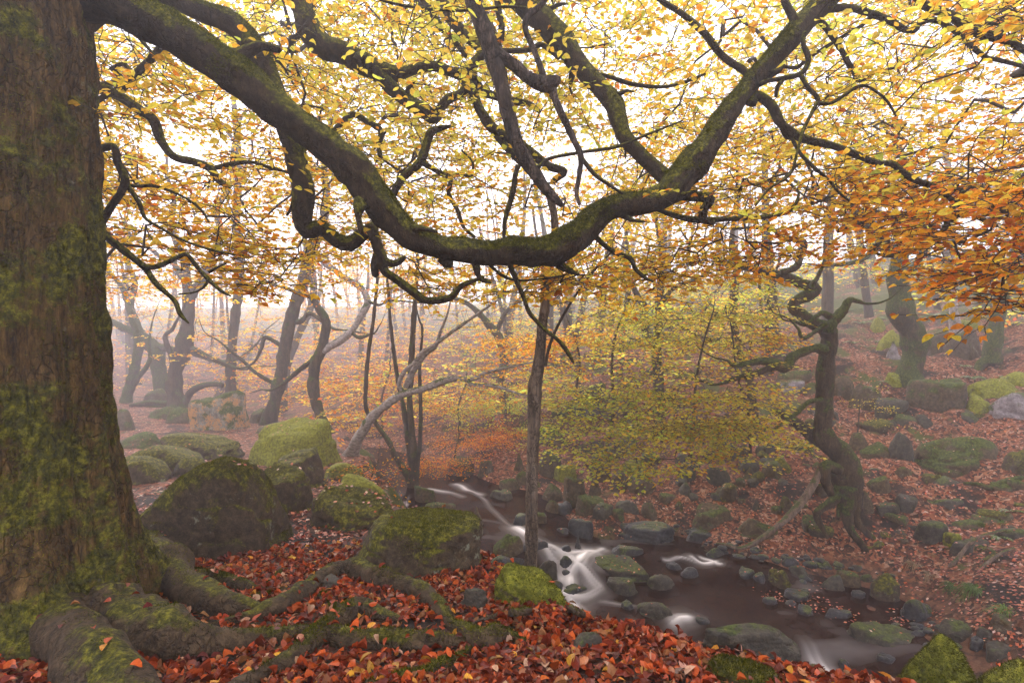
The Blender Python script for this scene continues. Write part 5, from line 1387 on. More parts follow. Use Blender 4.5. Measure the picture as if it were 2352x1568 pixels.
make('dead_log', 'dark rotten log slanting down behind the twisted oak foot', 'log', (1870, 1010), [
  ('trunk', [(1772,941,4),(1795,950,9),(1830,972,12),(1868,1003,14),(1885,1015,14)], (.5, .1))], 'dead_wood', [], 36, Y=twist_Y)
make('mossy_log', 'sloping mossy slab-like log above the dark hollow in mid-slope', 'log', (1340, 950), [
  ('trunk', [(1268,955,10),(1305,945,13),(1330,925,14),(1360,905,14),(1385,885,10)])], 'mossy_bark', [], 37)
make('dead_branch', 'thin curved stick arching over the leaves at the lower right', 'branch', (2190, 1300), [
  ('trunk', [(2180,1304,5),(2205,1275,4),(2225,1250,3.5),(2260,1228,3),(2312,1217,2)])], 'driftwood', [], 38, sides=8)
make('dead_branch', 'second thin stick lying below the arching one at lower right', 'branch', (2245, 1312), [
  ('trunk', [(2238,1318,4),(2265,1295,4),(2300,1270,3.5),(2330,1258,3)])], 'driftwood', [], 39, sides=8)
make('fallen_branch', 'mossy fallen bough above the overhanging slab at the right edge', 'branch', (2290, 1120), [
  ('trunk', [(2215,1110,4),(2245,1112,5),(2280,1122,6),(2300,1108,7),(2330,1102,8),(2375,1098,10)])], 'mossy_bark', [], 40, sides=8)

# left bank, along the path
make('oak_tree', 'sturdy forked oak rising from rocks left of the path', 'tree', (405, 935), [
  ('trunk', [(408,940,28),(405,922,21),(400,889,18),(403,849,17),(420,806,18),(430,756,14.5),(433,706,13),(434,680,13),(427,639,10),(425,599,8),(410,570,7),(395,520,6),(400,450,5)]),
  ('branch', [(436,690,11),(447,662,11),(463,646,10),(480,600,9),(505,540,8),(500,480,7),(530,420,6)]),
  ('branch', [(425,790,9),(440,800,8),(470,815,6),(500,828,5),(525,838,4)]),
  ('branch', [(420,640,7),(395,600,6),(370,590,5),(330,560,4)]),
  ('branch', [(398,840,7),(393,815,6),(383,790,6),(380,770,5),(395,757,4)]),
  ('root', [(398,925,12),(370,936,9),(330,940,7),(280,946,5)]), ('root', [(415,925,12),(432,935,8),(440,942,4)]),
  ('root', [(385,930,9),(350,925,7),(300,932,5)])], 'oak_bark',
  [(90, 440, 500, .2, (3.4, 1.8, 1.4)), (60, 350, 620, .6, (3.0, 1.8, .8)), (60, 480, 740, 2, (3.2, 2, .9))], 41, ('amber', 'gold', 'orange'), tip=.0035, bare=.15, leaf=.13, nleaf=20)
make('ash_tree', 'straight dark trunk standing behind the orange lichen block', 'tree', (530, 935), [
  ('trunk', [(528,945,17),(530,913,13.5),(530,856,11.5),(533,806,10.5),(537,756,10.5),(543,706,10.5),(550,656,10),(550,606,9.5),(547,556,9.5),(543,500,9),(547,400,8),(543,300,7.5),(537,233,5.5),(535,150,4)]),
  ('branch', [(545,420,5),(560,390,4),(577,360,3)]), ('branch', [(543,330,5),(520,300,4),(500,280,3),(470,290,2)]),
  ('branch', [(540,290,4),(560,260,3),(590,240,2)])], 'oak_bark',
  [(80, 545, 330, 0, (3.2, 2.0, 1.7)), (70, 580, 640, 1.5, (3.0, 2, 1.0))], 42, ('gold', 'amber', 'orange'), tip=.003, bare=.1, leaf=.13, nleaf=20)
make('dead_snag', 'broken silvery snag leaning behind the straight dark trunk', 'snag', (510, 910), [
  ('trunk', [(498,915,8),(507,890,8),(520,868,7),(535,850,6),(550,836,6),(562,815,6),(573,799,5),(578,785,3)])], 'driftwood', [], 43, sides=8)
make('oak_tree', 'oak leaning right with a moss-dark bole in the mid-left mist', 'tree', (618, 975), [
  ('trunk', [(616,980,22),(620,958,17),(630,923,15.5),(647,856,14.5),(653,806,14),(667,739,13.5),(687,673,13.5),(707,606,12.5),(727,549,11.5),(745,500,10),(750,440,9),(745,380,7),(760,300,6)]),
  ('branch', [(690,660,6),(710,640,6),(716,600,5),(705,570,5),(715,545,4)]),
  ('branch', [(672,735,7),(690,738,6),(712,720,5),(740,738,4)]),
  ('branch', [(655,800,6),(640,790,5),(610,775,5),(600,800,4),(585,830,3)]),
  ('branch', [(650,860,6),(635,880,5),(610,870,5),(580,850,4),(560,830,4)]), ], 'oak_bark',
  [(90, 730, 470, .2, (3.2, 1.8, 1.4)), (60, 640, 790, 2.0, (3.0, 1.8, .7))], 44, ('amber', 'gold', 'orange'), tip=.0035, bare=.15, leaf=.13, nleaf=20)
make('oak_tree', 'sinuous forked oak at the ravine rim with a branch kinking upward', 'tree', (752, 995), [
  ('trunk', [(756,1002,17),(747,982,12.5),(730,939,12),(720,889,12),(723,839,12),(737,806,12),(746,770,11),(749,745,10.5),(745,728,10),(730,706,8),(717,683,7),(695,676,5),(655,662,4)]),
  ('branch', [(730,815,9),(755,797,10),(784,780,10),(811,756,8),(827,729,8),(844,696,8),(833,666,7),(808,646,6),(784,633,6),(767,619,6),(745,605,6),(738,590,5),(760,578,4)], (0, .1), 'pale_bark'),
  ('branch', [(735,805,6),(713,830,6),(683,853,6),(653,879,4)]),
  ('branch', [(805,762,4),(825,775,4),(850,768,3),(862,763,2)]),
  ('branch', [(842,690,4),(870,700,3),(900,690,2.5),(960,695,2)]) ], 'oak_bark',
  [(40, 800, 590, .2, (1.2, .8, .6)), (20, 700, 640, 0, (.8, .6, .3))], 45, ('amber', 'orange'), tip=.003, bare=.5)
make('birch_tree', 'pinkish leaning trunk bending over the stream with long bare twigs', 'tree', (808, 1045), [
  ('trunk', [(806,1050,20),(812,1030,14),(827,999,12.5),(854,959,11.5),(884,933,9.5),(924,906,9),(971,893,8),(1017,876,8),(1051,869,7),(1084,871,5.5),(1117,856,5),(1167,843,4),(1217,833,2)], (0, -1.6)),
  ('branch', [(1075,872,5),(1084,882,4),(1134,886,4),(1177,899,3),(1214,911,2)], (-1.3, -1.7)),
  ('branch', [(927,903,7),(917,883,5),(927,856,5),(951,833,5),(971,809,5),(1001,789,4),(1037,763,4),(1094,723,3),(1147,686,2)], (-.6, -1.3)),
  ('branch', [(931,889,7),(951,849,7),(975,815,6),(1000,795,5)], (-.6, -.8)),
  ('root', [(800,1040,10),(790,1052,8),(780,1060,5)])], 'pale_bark',
  [(26, 1080, 740, -1.2, (1.0, .6, .4)), (20, 1140, 860, -1.6, (.6, .4, .3))], 46, ('amber', 'gold'), tip=.002, bare=.8, wig=.6)
make('alder_tree', 'cluster of dark upright stems growing beside the upper pool', 'tree', (947, 1150), [
  ('trunk', [(945,1158,16),(947,1128,13),(951,1078,13),(949,1045,11),(947,1006,8),(941,923,7),(944,856,7),(947,789,7),(951,723,6),(954,680,5),(960,600,4)]),
  ('branch', [(951,1090,9),(962,1040,6),(966,980,5),(966,923,4.5),(964,843,4),(970,760,3)]),
  ('branch', [(949,1090,8),(939,1030,6),(927,939,5.5),(914,873,5),(904,806,4.5),(897,739,4),(890,650,3)]),
  ('branch', [(943,1110,9),(931,1085,8),(907,1045,7),(894,1016,6),(864,973,5.5),(841,939,5),(841,873,5),(847,806,4.5),(857,739,4),(862,690,4),(870,600,3)])], 'oak_bark',
  [(50, 930, 640, .2, (2.0, 1.2, .8))], 47, ('orange', 'amber'), tip=.003, bare=.4)
make('oak_tree', 'crooked burred oak deep in the mist at far left', 'tree', (373, 910), [
  ('trunk', [(376,912,20),(373,889,17),(363,839,16),(360,813,15.5),(343,789,15),(323,769,12),(310,740,9),(300,700,7),(310,650,6)]),
  ('branch', [(325,770,9),(283,753,8),(250,735,6),(200,720,5)]),
  ('branch', [(360,795,9),(400,803,7),(450,813,7),(483,823,7),(520,833,6),(550,822,4),(580,800,3)])], 'mossy_bark',
  [(70, 330, 640, 0, (3.0, 2.0, 1.0))], 48, ('amber', 'gold'), tip=.005, bare=.3)
make('oak_tree', 'thin leaning trunk pair in the mist close to the beech', 'tree', (292, 925), [
  ('trunk', [(288,930,14),(293,906,11),(307,856,10),(317,806,9),(316,770,8),(300,720,6),(280,660,5)]),
  ('branch', [(298,900,7),(318,865,6),(335,845,5),(345,820,4)])], 'mossy_bark', [(30, 280, 680, 0, (2.0, 1.5, .8))], 49, ('amber', 'orange'), tip=.005, bare=.3)
make('oak_tree', 'dim second trunk directly behind the right-leaning oak', 'tree', (650, 968), [
  ('trunk', [(650,975,13),(651,949,10),(653,889,9),(665,820,9),(690,760,8),(715,700,8),(720,640,7)]),], 'oak_bark', [(40, 720, 620, 0, (2, 1.5, .8))], 50, ('amber', 'gold'), tip=.005, bare=.3, Y=27)
make('fallen_branch', 'low arched bough springing from the ground behind the forked oak', 'branch', (425, 935), [
  ('trunk', [(420,935,11),(425,922,9),(440,899,8),(467,885,7.5),(495,882,6),(512,885,5)])], 'oak_bark', [], 51, sides=8)

# centre and right middle distance
make('oak_tree', 'kinked dark trunk on the far bank left of the slender trunk', 'tree', (1165, 950), [
  ('trunk', [(1165,955,18),(1161,925,14),(1151,873,9),(1157,823,9.5),(1146,775,10),(1117,739,8),(1094,713,7),(1060,690,5),(1020,680,4)]),
  ('branch', [(1140,765,6),(1160,720,5),(1190,690,4),(1230,640,3)])], 'oak_bark', [(70, 1130, 680, 0, (3.0, 2, .7))], 52, ('gold', 'greengold'), tip=.005, bare=.2)
make('oak_tree', 'dark double trunk deep behind the layered sapling', 'tree', (1517, 1005), [
  ('trunk', [(1518,1010,18),(1517,985,14),(1514,923,12),(1511,856,12),(1507,789,11),(1514,739,9),(1514,689,9),(1520,600,7),(1510,520,5)]),
  ('branch', [(1508,800,8),(1485,760,11),(1479,709,12),(1470,690,9),(1450,650,6),(1430,600,4)]),
  ('branch', [(1514,700,6),(1550,660,5),(1600,640,4)])], 'oak_bark', [(110, 1500, 640, 0, (3.2, 1.6, .8)), (60, 1600, 780, -.5, (2.0, 1, .5))], 53, ('gold', 'greengold', 'lemon'), tip=.004)
make('oak_tree', 'mid-slope trunk left of the twisted oak with wide low boughs', 'tree', (1731, 985), [
  ('trunk', [(1733,990,15),(1731,956,11),(1721,873,9.5),(1705,823,9),(1691,783,8.5),(1685,723,8.5),(1688,656,9),(1691,623,7.5),(1680,560,6),(1690,480,5)]),
  ('branch', [(1705,822,6),(1680,790,6),(1640,782,5),(1600,770,4),(1573,755,3)]),
  ('branch', [(1730,925,6),(1690,915,5),(1640,920,4),(1571,918,3)])], 'oak_bark', [(90, 1690, 640, 0, (2.4, 1.4, .6)), (60, 1640, 740, -.4, (1.6, 1.0, .4))], 54, ('gold', 'lemon', 'amber'), tip=.004)
make('hazel_tree', 'thin many-stemmed pale tree between mid-slope trunk and twisted oak', 'tree', (1768, 860), [
  ('trunk', [(1770,870,8),(1766,806,6.5),(1763,740,6),(1768,673,5.5),(1772,600,5),(1765,530,4)]),
  ('branch', [(1766,790,5),(1750,730,4),(1745,660,3.5),(1735,600,3)]), ('branch', [(1766,760,5),(1782,700,4),(1780,640,3),(1795,580,3)])], 'oak_bark',
  [(60, 1780, 600, 0, (2.6, 1.5, .8))], 55, ('gold', 'amber'), tip=.005, bare=.3)
def sapling(label, base, clouds, seed, pal, trunk, Y=None, nleaf=36, bare=0, leaf=.08):
    clouds = [(int(c[0] * 1.25), *c[1:]) for c in clouds]
    trunk = [(a, [(x + 7 * math.sin(i * 2.1 + seed), y, r * .62) for i, (x, y, r) in enumerate(b)]) for a, b in trunk]
    return make('beech_sapling', label, 'sapling', base, trunk, 'twig_bark', clouds, seed, pal, dens=1, leaf=leaf, nleaf=nleaf, kind='far', tip=.0022, wig=.25, length=.5, Y=Y, sides=8, tilt=.20, bare=bare)
sapling('layered beech sapling with green-yellow leaves right of the slender trunk', (1400, 1000), [(90, 1400, 900, -.3, (1.0, .6, .45)), (50, 1350, 990, -.6, (.9, .5, .3)), (40, 1450, 760, .3, (1.0, .6, .3))], 61, ('green', 'greengold', 'green'),
  [('trunk', [(1405,1010,7),(1408,930,6),(1400,850,5),(1420,770,4),(1440,700,3)])], Y=9.8)
sapling('wide beech sapling with yellow-green tiers drooping over the shaded bank', (1600, 1040), [(140, 1600, 900, -.3, (1.6, .6, .45)), (80, 1650, 980, -.4, (1.1, .5, .3)), (70, 1520, 1010, -.6, (.9, .5, .3)), (90, 1500, 740, .2, (1.3, .7, .4)), (80, 1680, 700, .4, (1.2, .7, .35)), (30, 1430, 1060, -.8, (.45, .3, .15))], 62, ('greengold', 'green', 'lemon', 'greengold'),
  [('trunk', [(1590,1050,7),(1585,970,6),(1600,880,5),(1620,790,4),(1630,720,3)])], Y=9.3)
sapling('amber-leaved beech sapling between layered sapling and twisted oak', (1720, 1030), [(100, 1660, 1000, -.3, (.95, .5, .25)), (80, 1640, 760, .3, (1.3, .7, .35)), (50, 1740, 780, .6, (.7, .5, .25)), (30, 1800, 1000, .5, (.4, .3, .2))], 63, ('amber', 'gold', 'greengold', 'lemon'),
  [('trunk', [(1722,1040,6),(1715,960,5),(1700,860,4),(1680,760,3)])], Y=9.6)
sapling('fiery orange sapling low at the head of the stream', (1040, 1085), [(120, 1090, 1015, 0, (1.0, .6, .28)), (100, 1020, 1065, -.4, (1.0, .5, .26)), (60, 1130, 985, .6, (1.0, .5, .2)), (40, 985, 1105, -.8, (.6, .3, .14))], 64, ('orange', 'orange', 'russet'),
  [('trunk', [(1042,1090,5),(1045,1050,4),(1060,1000,3)])], leaf=.05)
sapling('yellow sapling on the bank above the fiery orange one', (1060, 990), [(130, 1050, 930, 0, (1.7, .8, .55)), (80, 1140, 890, .5, (1.6, .8, .45))], 65, ('gold', 'amber', 'green'),
  [('trunk', [(1060,1000,5),(1058,940,4),(1070,880,3)])])
sapling('amber sapling in the mist behind the leaning pink trunk', (880, 990), [(130, 880, 890, 0, (2.0, 1.0, .8)), (90, 850, 970, -.4, (1.4, .8, .5))], 66, ('amber', 'gold', 'orange'),
  [('trunk', [(880,1000,5),(882,920,4),(890,850,3)])])
sapling('small yellow-orange sapling at the rim beside the dark moss cushion', (850, 1110), [(16, 862, 1075, 0, (.25, .2, .15)), (8, 840, 1095, 0, (.2, .2, .08))], 67, ('gold', 'orange'),
  [('trunk', [(850,1112,3),(855,1090,2.5),(862,1060,2)])], leaf=.045)
sapling('yellow sapling reaching in beside the slender trunk above the bank', (1330, 880), [(90, 1290, 800, -.5, (.9, .5, .4)), (60, 1180, 800, .3, (1.1, .6, .4))], 68, ('amber', 'gold', 'orange'),
  [('trunk', [(1330,890,5),(1325,820,4),(1310,750,3)])], Y=11)
sapling('green sapling on the slope behind the slender trunk', (1150, 1000), [(110, 1130, 940, .3, (1.3, .6, .5)), (90, 1230, 900, 0, (1.2, .6, .5)), (80, 1210, 1010, -.6, (.9, .5, .3))], 69, ('green', 'greengold'),
  [('trunk', [(1150,1010,5),(1155,960,4),(1165,900,3)])])
sapling('low yellow sapling at the foot of the twisted oak', (1960, 1010), [(16, 2000, 950, .5, (.35, .3, .10))], 70, ('greengold', 'gold'),
  [('trunk', [(1962,1015,3),(1970,980,2.5),(1980,945,2)])], leaf=.045)

# far-off wood, seen as one mass through the mist
def distant():
    rng = np.random.default_rng(91); B = Batch(); tips = []; dirs = []
    tries = 0; n = 0
    while n < 185 and tries < 3000:
        tries += 1
        u_ = rng.uniform(-1.45, 1.4); Y = (31 + 62 * rng.random() ** .8) if u_ < -.1 else (17 + 45 * rng.random() ** .9); X = u_ * Y
        if edge_sd(np.array([X]), np.array([Y]))[0] > 0 and Y < 30: continue
        z = float(H(X, Y)); hgt = rng.uniform(6, 10) * (1 + .6 * min(1, max(0, (Y - 24) / 20))); r = rng.uniform(.10, .24)
        lean = rng.normal(0, .12, 2); q = []
        ph = rng.uniform(0, 6, 2); k = 9
        for j in range(k):
            t = j / (k - 1)
            q.append([X + lean[0] * hgt * t + .28 * math.sin(t * 5 + ph[0]) * t, Y + lean[1] * hgt * t + .28 * math.sin(t * 4 + ph[1]) * t, z - .2 + hgt * t, r * (1 - .75 * t)])
        rs_ = resample(q, .35); V, Q, T = tube(rs_, 7, .12, n, .15); B.add(V, Q, T)
        sk = Skeleton(); sk.add_path(rs_[len(rs_) // 5:])
        a = np.vstack([cloud(17, (X, Y, z + hgt * .85), (3.4, 2.6, 2.6 + hgt * .08), rng), cloud(22 if u_ < 0 else 14, (X, Y, z + hgt * .42), (3.2, 2.4, 1.2), rng, .5)])
        tp = sk.grow(a, .6, .9, rng); sk.batch(.008, .45, .07, 3, B)
        for t in tp: tips.append(sk.p[t]); dirs.append(sk.p[t] - sk.p[sk.par[t]])
        n += 1
    # undergrowth saplings on the slope
    for _ in range(420):
        Y = rng.uniform(14, 34); X = rng.uniform(-.9, 1.05) * Y
        if edge_sd(np.array([X]), np.array([Y]))[0] > .3: continue
        if X / Y > .45 and rng.random() < .75: continue
        z = float(H(X, Y))
        a = cloud(5, (X, Y, z + rng.uniform(.6, 2.2)), (1.0, .8, .4), rng, .3)
        for p in a: tips.append(p); dirs.append(rng.normal(0, 1, 3))
    for _ in range(520):      # low boughs and thicket beyond the path
        u_ = rng.uniform(-.9, -.05); Y = rng.uniform(24, 75); X = u_ * Y
        z = float(H(X, Y))
        for p in cloud(5, (X, Y, z + rng.uniform(.6, 7.0)), (2.4, 1.6, .7), rng, .5): tips.append(p); dirs.append(rng.normal(0, 1, 3))
    tips = np.array(tips); dirs = np.array(dirs)
    tpl = make_sprays(rng, 8, .9, 24, .1)
    PP, DD, NN, L, ID, (A, E, r) = place_sprays(tips, dirs, tpl, rng, .15, .16)
    k_ = rng.random(len(A)) < .10; seg_tubes(B, A[k_], E[k_], r[k_] * 2.6, 3)
    o = B.build('distant_trees', M['oak_bark']); tag(o, 'far-off misty wood of thin crooked trunks across the valley', 'woodland', kind='stuff')
    C = leaf_pal(('gold', 'amber', 'gold', 'orange', 'greengold'), tips[ID], rng, 4)
    low = tips[ID][:, 2] - H(tips[ID][:, 0], tips[ID][:, 1]) < 2.6
    gm = low & (rng.random(len(C)) < .45) & (tips[ID][:, 0] > -4); C[gm] = palette('green', gm.sum(), rng)
    V, Q, T, CC = leaf_geo(PP, DD, NN, L, C, 'far', .65, .1, rng)
    o = mesh_np('distant_foliage', V, [Q], M['leaf'], None, CC, smooth=False); tag(o, 'pale autumn leaves of the far-off wood fading into mist', 'foliage', kind='stuff')
    print('distant leaves', len(PP))
distant()
# ------------------------------------------------------------------ fallen leaves
def litter():
    rng = np.random.default_rng(5)
    # on the ground: even in angle and in the logarithm of distance, so true density thins out with distance
    n = 165000
    u = rng.uniform(-1.4, 1.35, n); Y = 1.5 * np.exp(rng.uniform(0, math.log(24 / 1.5), n))
    X = u * Y; z = H(X, Y)
    e = .05; nx = (H(X - e, Y) - H(X + e, Y)) / (2 * e); ny = (H(X, Y - e) - H(X, Y + e)) / (2 * e)
    sd = edge_sd(X, Y); on_ledge = sd > -.1
    steep = np.hypot(nx, ny)
    pn = noise(np.stack([X, Y, z], 1), 1.3, 40); pn2 = noise(np.stack([X, Y, z], 1), .55, 14)
    wl_ = level(X, Y)
    keep = steep < np.where(on_ledge, 2.2, 1.5)
    keep &= ~(z < wl_ + .02) | on_ledge
    keep &= rng.random(n) < np.where(on_ledge, np.clip(.54 + .8 * pn, .10, 1), np.clip(.58 + .95 * pn + .5 * pn2, .03, 1))
    keep &= (rng.random(n) < np.where(on_ledge & (Y < 3.0), .8, 1))
    X, Y, z, nx, ny, on_ledge = X[keep], Y[keep], z[keep], nx[keep], ny[keep], on_ledge[keep]
    N = np.stack([nx, ny, np.ones(len(X))], 1); N /= np.linalg.norm(N, axis=1)[:, None]
    p = np.stack([X, Y, z + rng.uniform(.004, .022, len(X))], 1)
    dist = np.hypot(X, Y)
    # on the rocks
    RP = []; RN = []
    for base, rad, V, f in ROCKS:
        a, b, c = V[f[:, 0]], V[f[:, 1]], V[f[:, 2]]
        fn = np.cross(b - a, c - a); ar = np.linalg.norm(fn, axis=1) / 2; fn = fn / (2 * ar[:, None] + 1e-12)
        w = ar * np.clip((fn[:, 2] - .72) * 4, 0, 1); 
        if w.sum() <= 0: continue
        cnt = int(w.sum() * rng.choice([18, 40, 75, 120]) * (1.0 if base[1] > 4.5 else .7))
        cnt = min(cnt, 260)
        if cnt < 1: continue
        k = rng.choice(len(f), cnt, p=w / w.sum()); r1, r2 = rng.random((2, cnt)); s = np.sqrt(r1)
        q = a[k] * (1 - s)[:, None] + b[k] * (s * (1 - r2))[:, None] + c[k] * (s * r2)[:, None]
        RP.append(q + fn[k] * (.017 if base[1] < 6.5 else .008)); RN.append(fn[k])
    # caught on the beech roots
    for c in beech.root.children:
        if c.name.split('.')[0] != 'root': continue
        me = c.data; co = np.empty(len(me.vertices) * 3); me.vertices.foreach_get('co', co); co = co.reshape(-1, 3); nr = np.empty(len(me.vertices) * 3); me.vertices.foreach_get('normal', nr); nr = nr.reshape(-1, 3)
        k = np.nonzero((nr[:, 2] > .75) & (co[:, 2] < .35))[0]
        if len(k) > 8: k = rng.choice(k, min(len(k), 14)); RP.append(co[k] + nr[k] * .008); RN.append(nr[k])
    # floating leaves round the shingle
    m = 900; px = rng.uniform(1700, 2180, m); py = rng.uniform(1330, 1450, m); Yw = (EYE + 2.555) / ((py - 784) / F); Xw = (px - 1176) / F * Yw
    hw = H(Xw, Yw); kk = (hw > -2.85) & (hw < -2.56) & (noise(np.stack([Xw, Yw, Xw * 0], 1), 2.2, 4) > .0)
    FP = np.stack([Xw, Yw, level(Xw, Yw) + .012], 1)[kk]
    P_all = np.vstack([p] + RP + [FP]); N_all = np.vstack([N] + RN + [np.tile([0, 0, 1.], (len(FP), 1))])
    rocky = np.r_[np.zeros(len(p), bool), np.ones(len(P_all) - len(p), bool)]
    n = len(P_all); dist = np.linalg.norm(P_all[:, :2], axis=1)
    tiltv = np.where(rocky | (dist > 7), .18, .42)
    Nn = N_all + rng.normal(0, 1, (n, 3)) * tiltv[:, None]
    a = rng.uniform(0, 2 * np.pi, n); D = np.stack([np.cos(a), np.sin(a), np.zeros(n)], 1)
    D = D - Nn * (np.sum(D * Nn, 1) / np.sum(Nn * Nn, 1))[:, None]
    L = rng.uniform(.034, .068, n) * np.where(rocky, .8, 1)
    C = palette('litter', n, rng, .25)
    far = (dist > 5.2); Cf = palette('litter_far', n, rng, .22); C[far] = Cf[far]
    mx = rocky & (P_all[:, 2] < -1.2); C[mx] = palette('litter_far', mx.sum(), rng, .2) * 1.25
    infr = (P_all[:, 1] > 1.5) & (np.abs(P_all[:, 0] / P_all[:, 1]) < .98) & ((EYE - P_all[:, 2]) / P_all[:, 1] < .655)
    order = np.argsort(np.where(infr, dist - 14 * L, 1e6))[:300]
    single_leaves(ground, P_all[order], D[order], Nn[order], L[order] * 1.1, C[order], M['litter'], 'fallen')
    rest = np.ones(n, bool); rest[order] = False
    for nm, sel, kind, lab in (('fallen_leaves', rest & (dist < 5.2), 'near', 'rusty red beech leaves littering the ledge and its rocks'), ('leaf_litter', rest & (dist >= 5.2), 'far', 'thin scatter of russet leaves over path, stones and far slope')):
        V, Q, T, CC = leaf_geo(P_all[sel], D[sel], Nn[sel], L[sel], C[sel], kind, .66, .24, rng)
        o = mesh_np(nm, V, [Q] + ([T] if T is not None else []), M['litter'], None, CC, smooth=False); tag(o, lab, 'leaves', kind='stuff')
    print('litter', n)
litter()
def sticks():
    rng = np.random.default_rng(19); B = Batch()
    for k in range(420):
        Y = 2.1 * math.exp(rng.uniform(0, 1.7)); X = rng.uniform(-.75, .9) * Y
        if edge_sd(np.array([X]), np.array([Y]))[0] < 0 and rng.random() < .5: continue
        a = rng.uniform(0, math.pi); L = rng.uniform(.04, .22); q = []
        b = rng.normal(0, .25)
        for t in np.linspace(-.5, .5, 4):
            x, y = X + math.cos(a + b * t) * L * t, Y + math.sin(a + b * t) * L * t
            q.append([x, y, float(H(x, y)) + .022, rng.uniform(.0012, .003)])
        V, Q, T = tube(np.array(q), 4); B.add(V, Q, T)
    o = B.build('fallen_twigs', M['twig_bark']); tag(o, 'broken dark twigs strewn among the fallen leaves', 'twigs', kind='stuff')
sticks()

# ------------------------------------------------------------------ ferns and grass
FERN_C = ((.10, .17, .04), (.15, .22, .05), (.07, .12, .03))
def fern(px, py, size, seed, label, group=None):
    g = ground_at(px, py); rng = np.random.default_rng(seed)
    root = empty('fern', tuple(float(x) for x in g)); tag(root, label, 'fern', group)
    for k in range(int(rng.integers(6, 10))):
        a = rng.uniform(0, 2 * math.pi); Ln = size * rng.uniform(.7, 1.1); B = Batch(); n = 15
        d = np.array([math.cos(a), math.sin(a), 0]); s = np.array([-d[1], d[0], 0])
        t = np.linspace(0, 1, n); c = g + d * (Ln * (t * .85))[:, None] + np.array([0, 0, 1]) * (Ln * (.75 * t - .72 * t * t))[:, None]
        w = .20 * Ln * np.sin(np.pi * np.clip(t * .92 + .08, 0, 1)) + .004
        for i in range(1, n - 1):
            for sg in (-1, 1):
                b0 = c[i]; tip = c[i] + sg * s * w[i] + d * w[i] * .35 - np.array([0, 0, w[i] * .25]); b1 = c[i] + (c[i + 1] - c[i]) * .85
                B.add(np.array([b0, tip, b1]), T=np.array([[0, 1, 2]]), C=np.tile(np.array(FERN_C[int(rng.integers(3))]) * rng.uniform(.8, 1.5), (3, 1)))
        B.build('frond', M['fern'], root, smooth=False)
for i, (x, y, s, lab) in enumerate([
    (2230, 870, .42, 'bright fern with spread fronds at the foot of the green leaning trunk'), (2265, 875, .45, 'fern spreading right of the green leaning trunk foot'),
    (2215, 845, .34, 'fern against the tall green block'), (1995, 800, .4, 'fern above the leaves left of the burred oak'), (2300, 868, .3, 'fern among the rocks at the right edge'),
    (2010, 790, .38, 'feathery fern by the moss-topped rock'), (2040, 735, .6, 'pale fern high on the ferny slope'), (1980, 745, .6, 'fern beside the ball of moss'), (1960, 790, .5, 'fern right behind the twisted oak'),
    (2080, 700, .8, 'large fern patch plant at the top of the ferny slope'), (1940, 720, .7, 'misty fern upslope of the twisted oak'), (2170, 730, .6, 'fern near the birch foot'), (2000, 715, .7, 'fern in the middle of the misty slope'),
    (2320, 750, .5, 'fern at the right edge under orange leaves'), (2030, 880, .25, 'small fern at the burred oak foot'), (2320, 1180, .28, 'little green fern on the right bank'), (2290, 1235, .3, 'dark hart-leaved fern above the arched stick'),
    (2010, 1080, .14, 'tiny fern sprig among red leaves below the oak'), (1965, 1135, .12, 'tiny fern sprig on the hanging roots'), (1330, 800, .8, 'green fern mass plant behind the slender trunk'), (1230, 900, .5, 'fern in the shade left of the layered sapling')]):
    fern(x, y, s, 300 + i, lab)

def tuft(px, py, n, size, droop, colr, seed, label, Y=None):
    g = ground_at(px, py) if Y is None else P(px, py, Y); rng = np.random.default_rng(seed)
    B = Batch()
    for k in range(n):
        a = rng.uniform(0, 2 * math.pi); o = g + np.array([math.cos(a), math.sin(a), 0]) * rng.uniform(0, size * .25)
        a += rng.normal(0, .5); d = np.array([math.cos(a), math.sin(a), 0]); s = np.array([-d[1], d[0], 0]) * size * .012
        Ln = size * rng.uniform(.5, 1.1); t = np.linspace(0, 1, 6); hh = rng.uniform(.5, .9)
        c = o + d * (Ln * (t ** 1.3) * .75)[:, None] + np.array([0, 0, 1]) * (Ln * (hh * t - (hh + droop) * t * t * .9))[:, None]
        w = (1 - t ** 2)[:, None]
        V = np.vstack([c - s * w, c + s * w]); i = np.arange(5)
        B.add(V, np.stack([i, i + 1, i + 7, i + 6], 1), C=np.tile(np.array(colr) * rng.uniform(.6, 1.4), (12, 1)))
    o = B.build('grass_tuft', M['fern'], None, smooth=False); tag(o, label, 'grass')
GR = (.10, .16, .035); DRY = (.30, .22, .13)
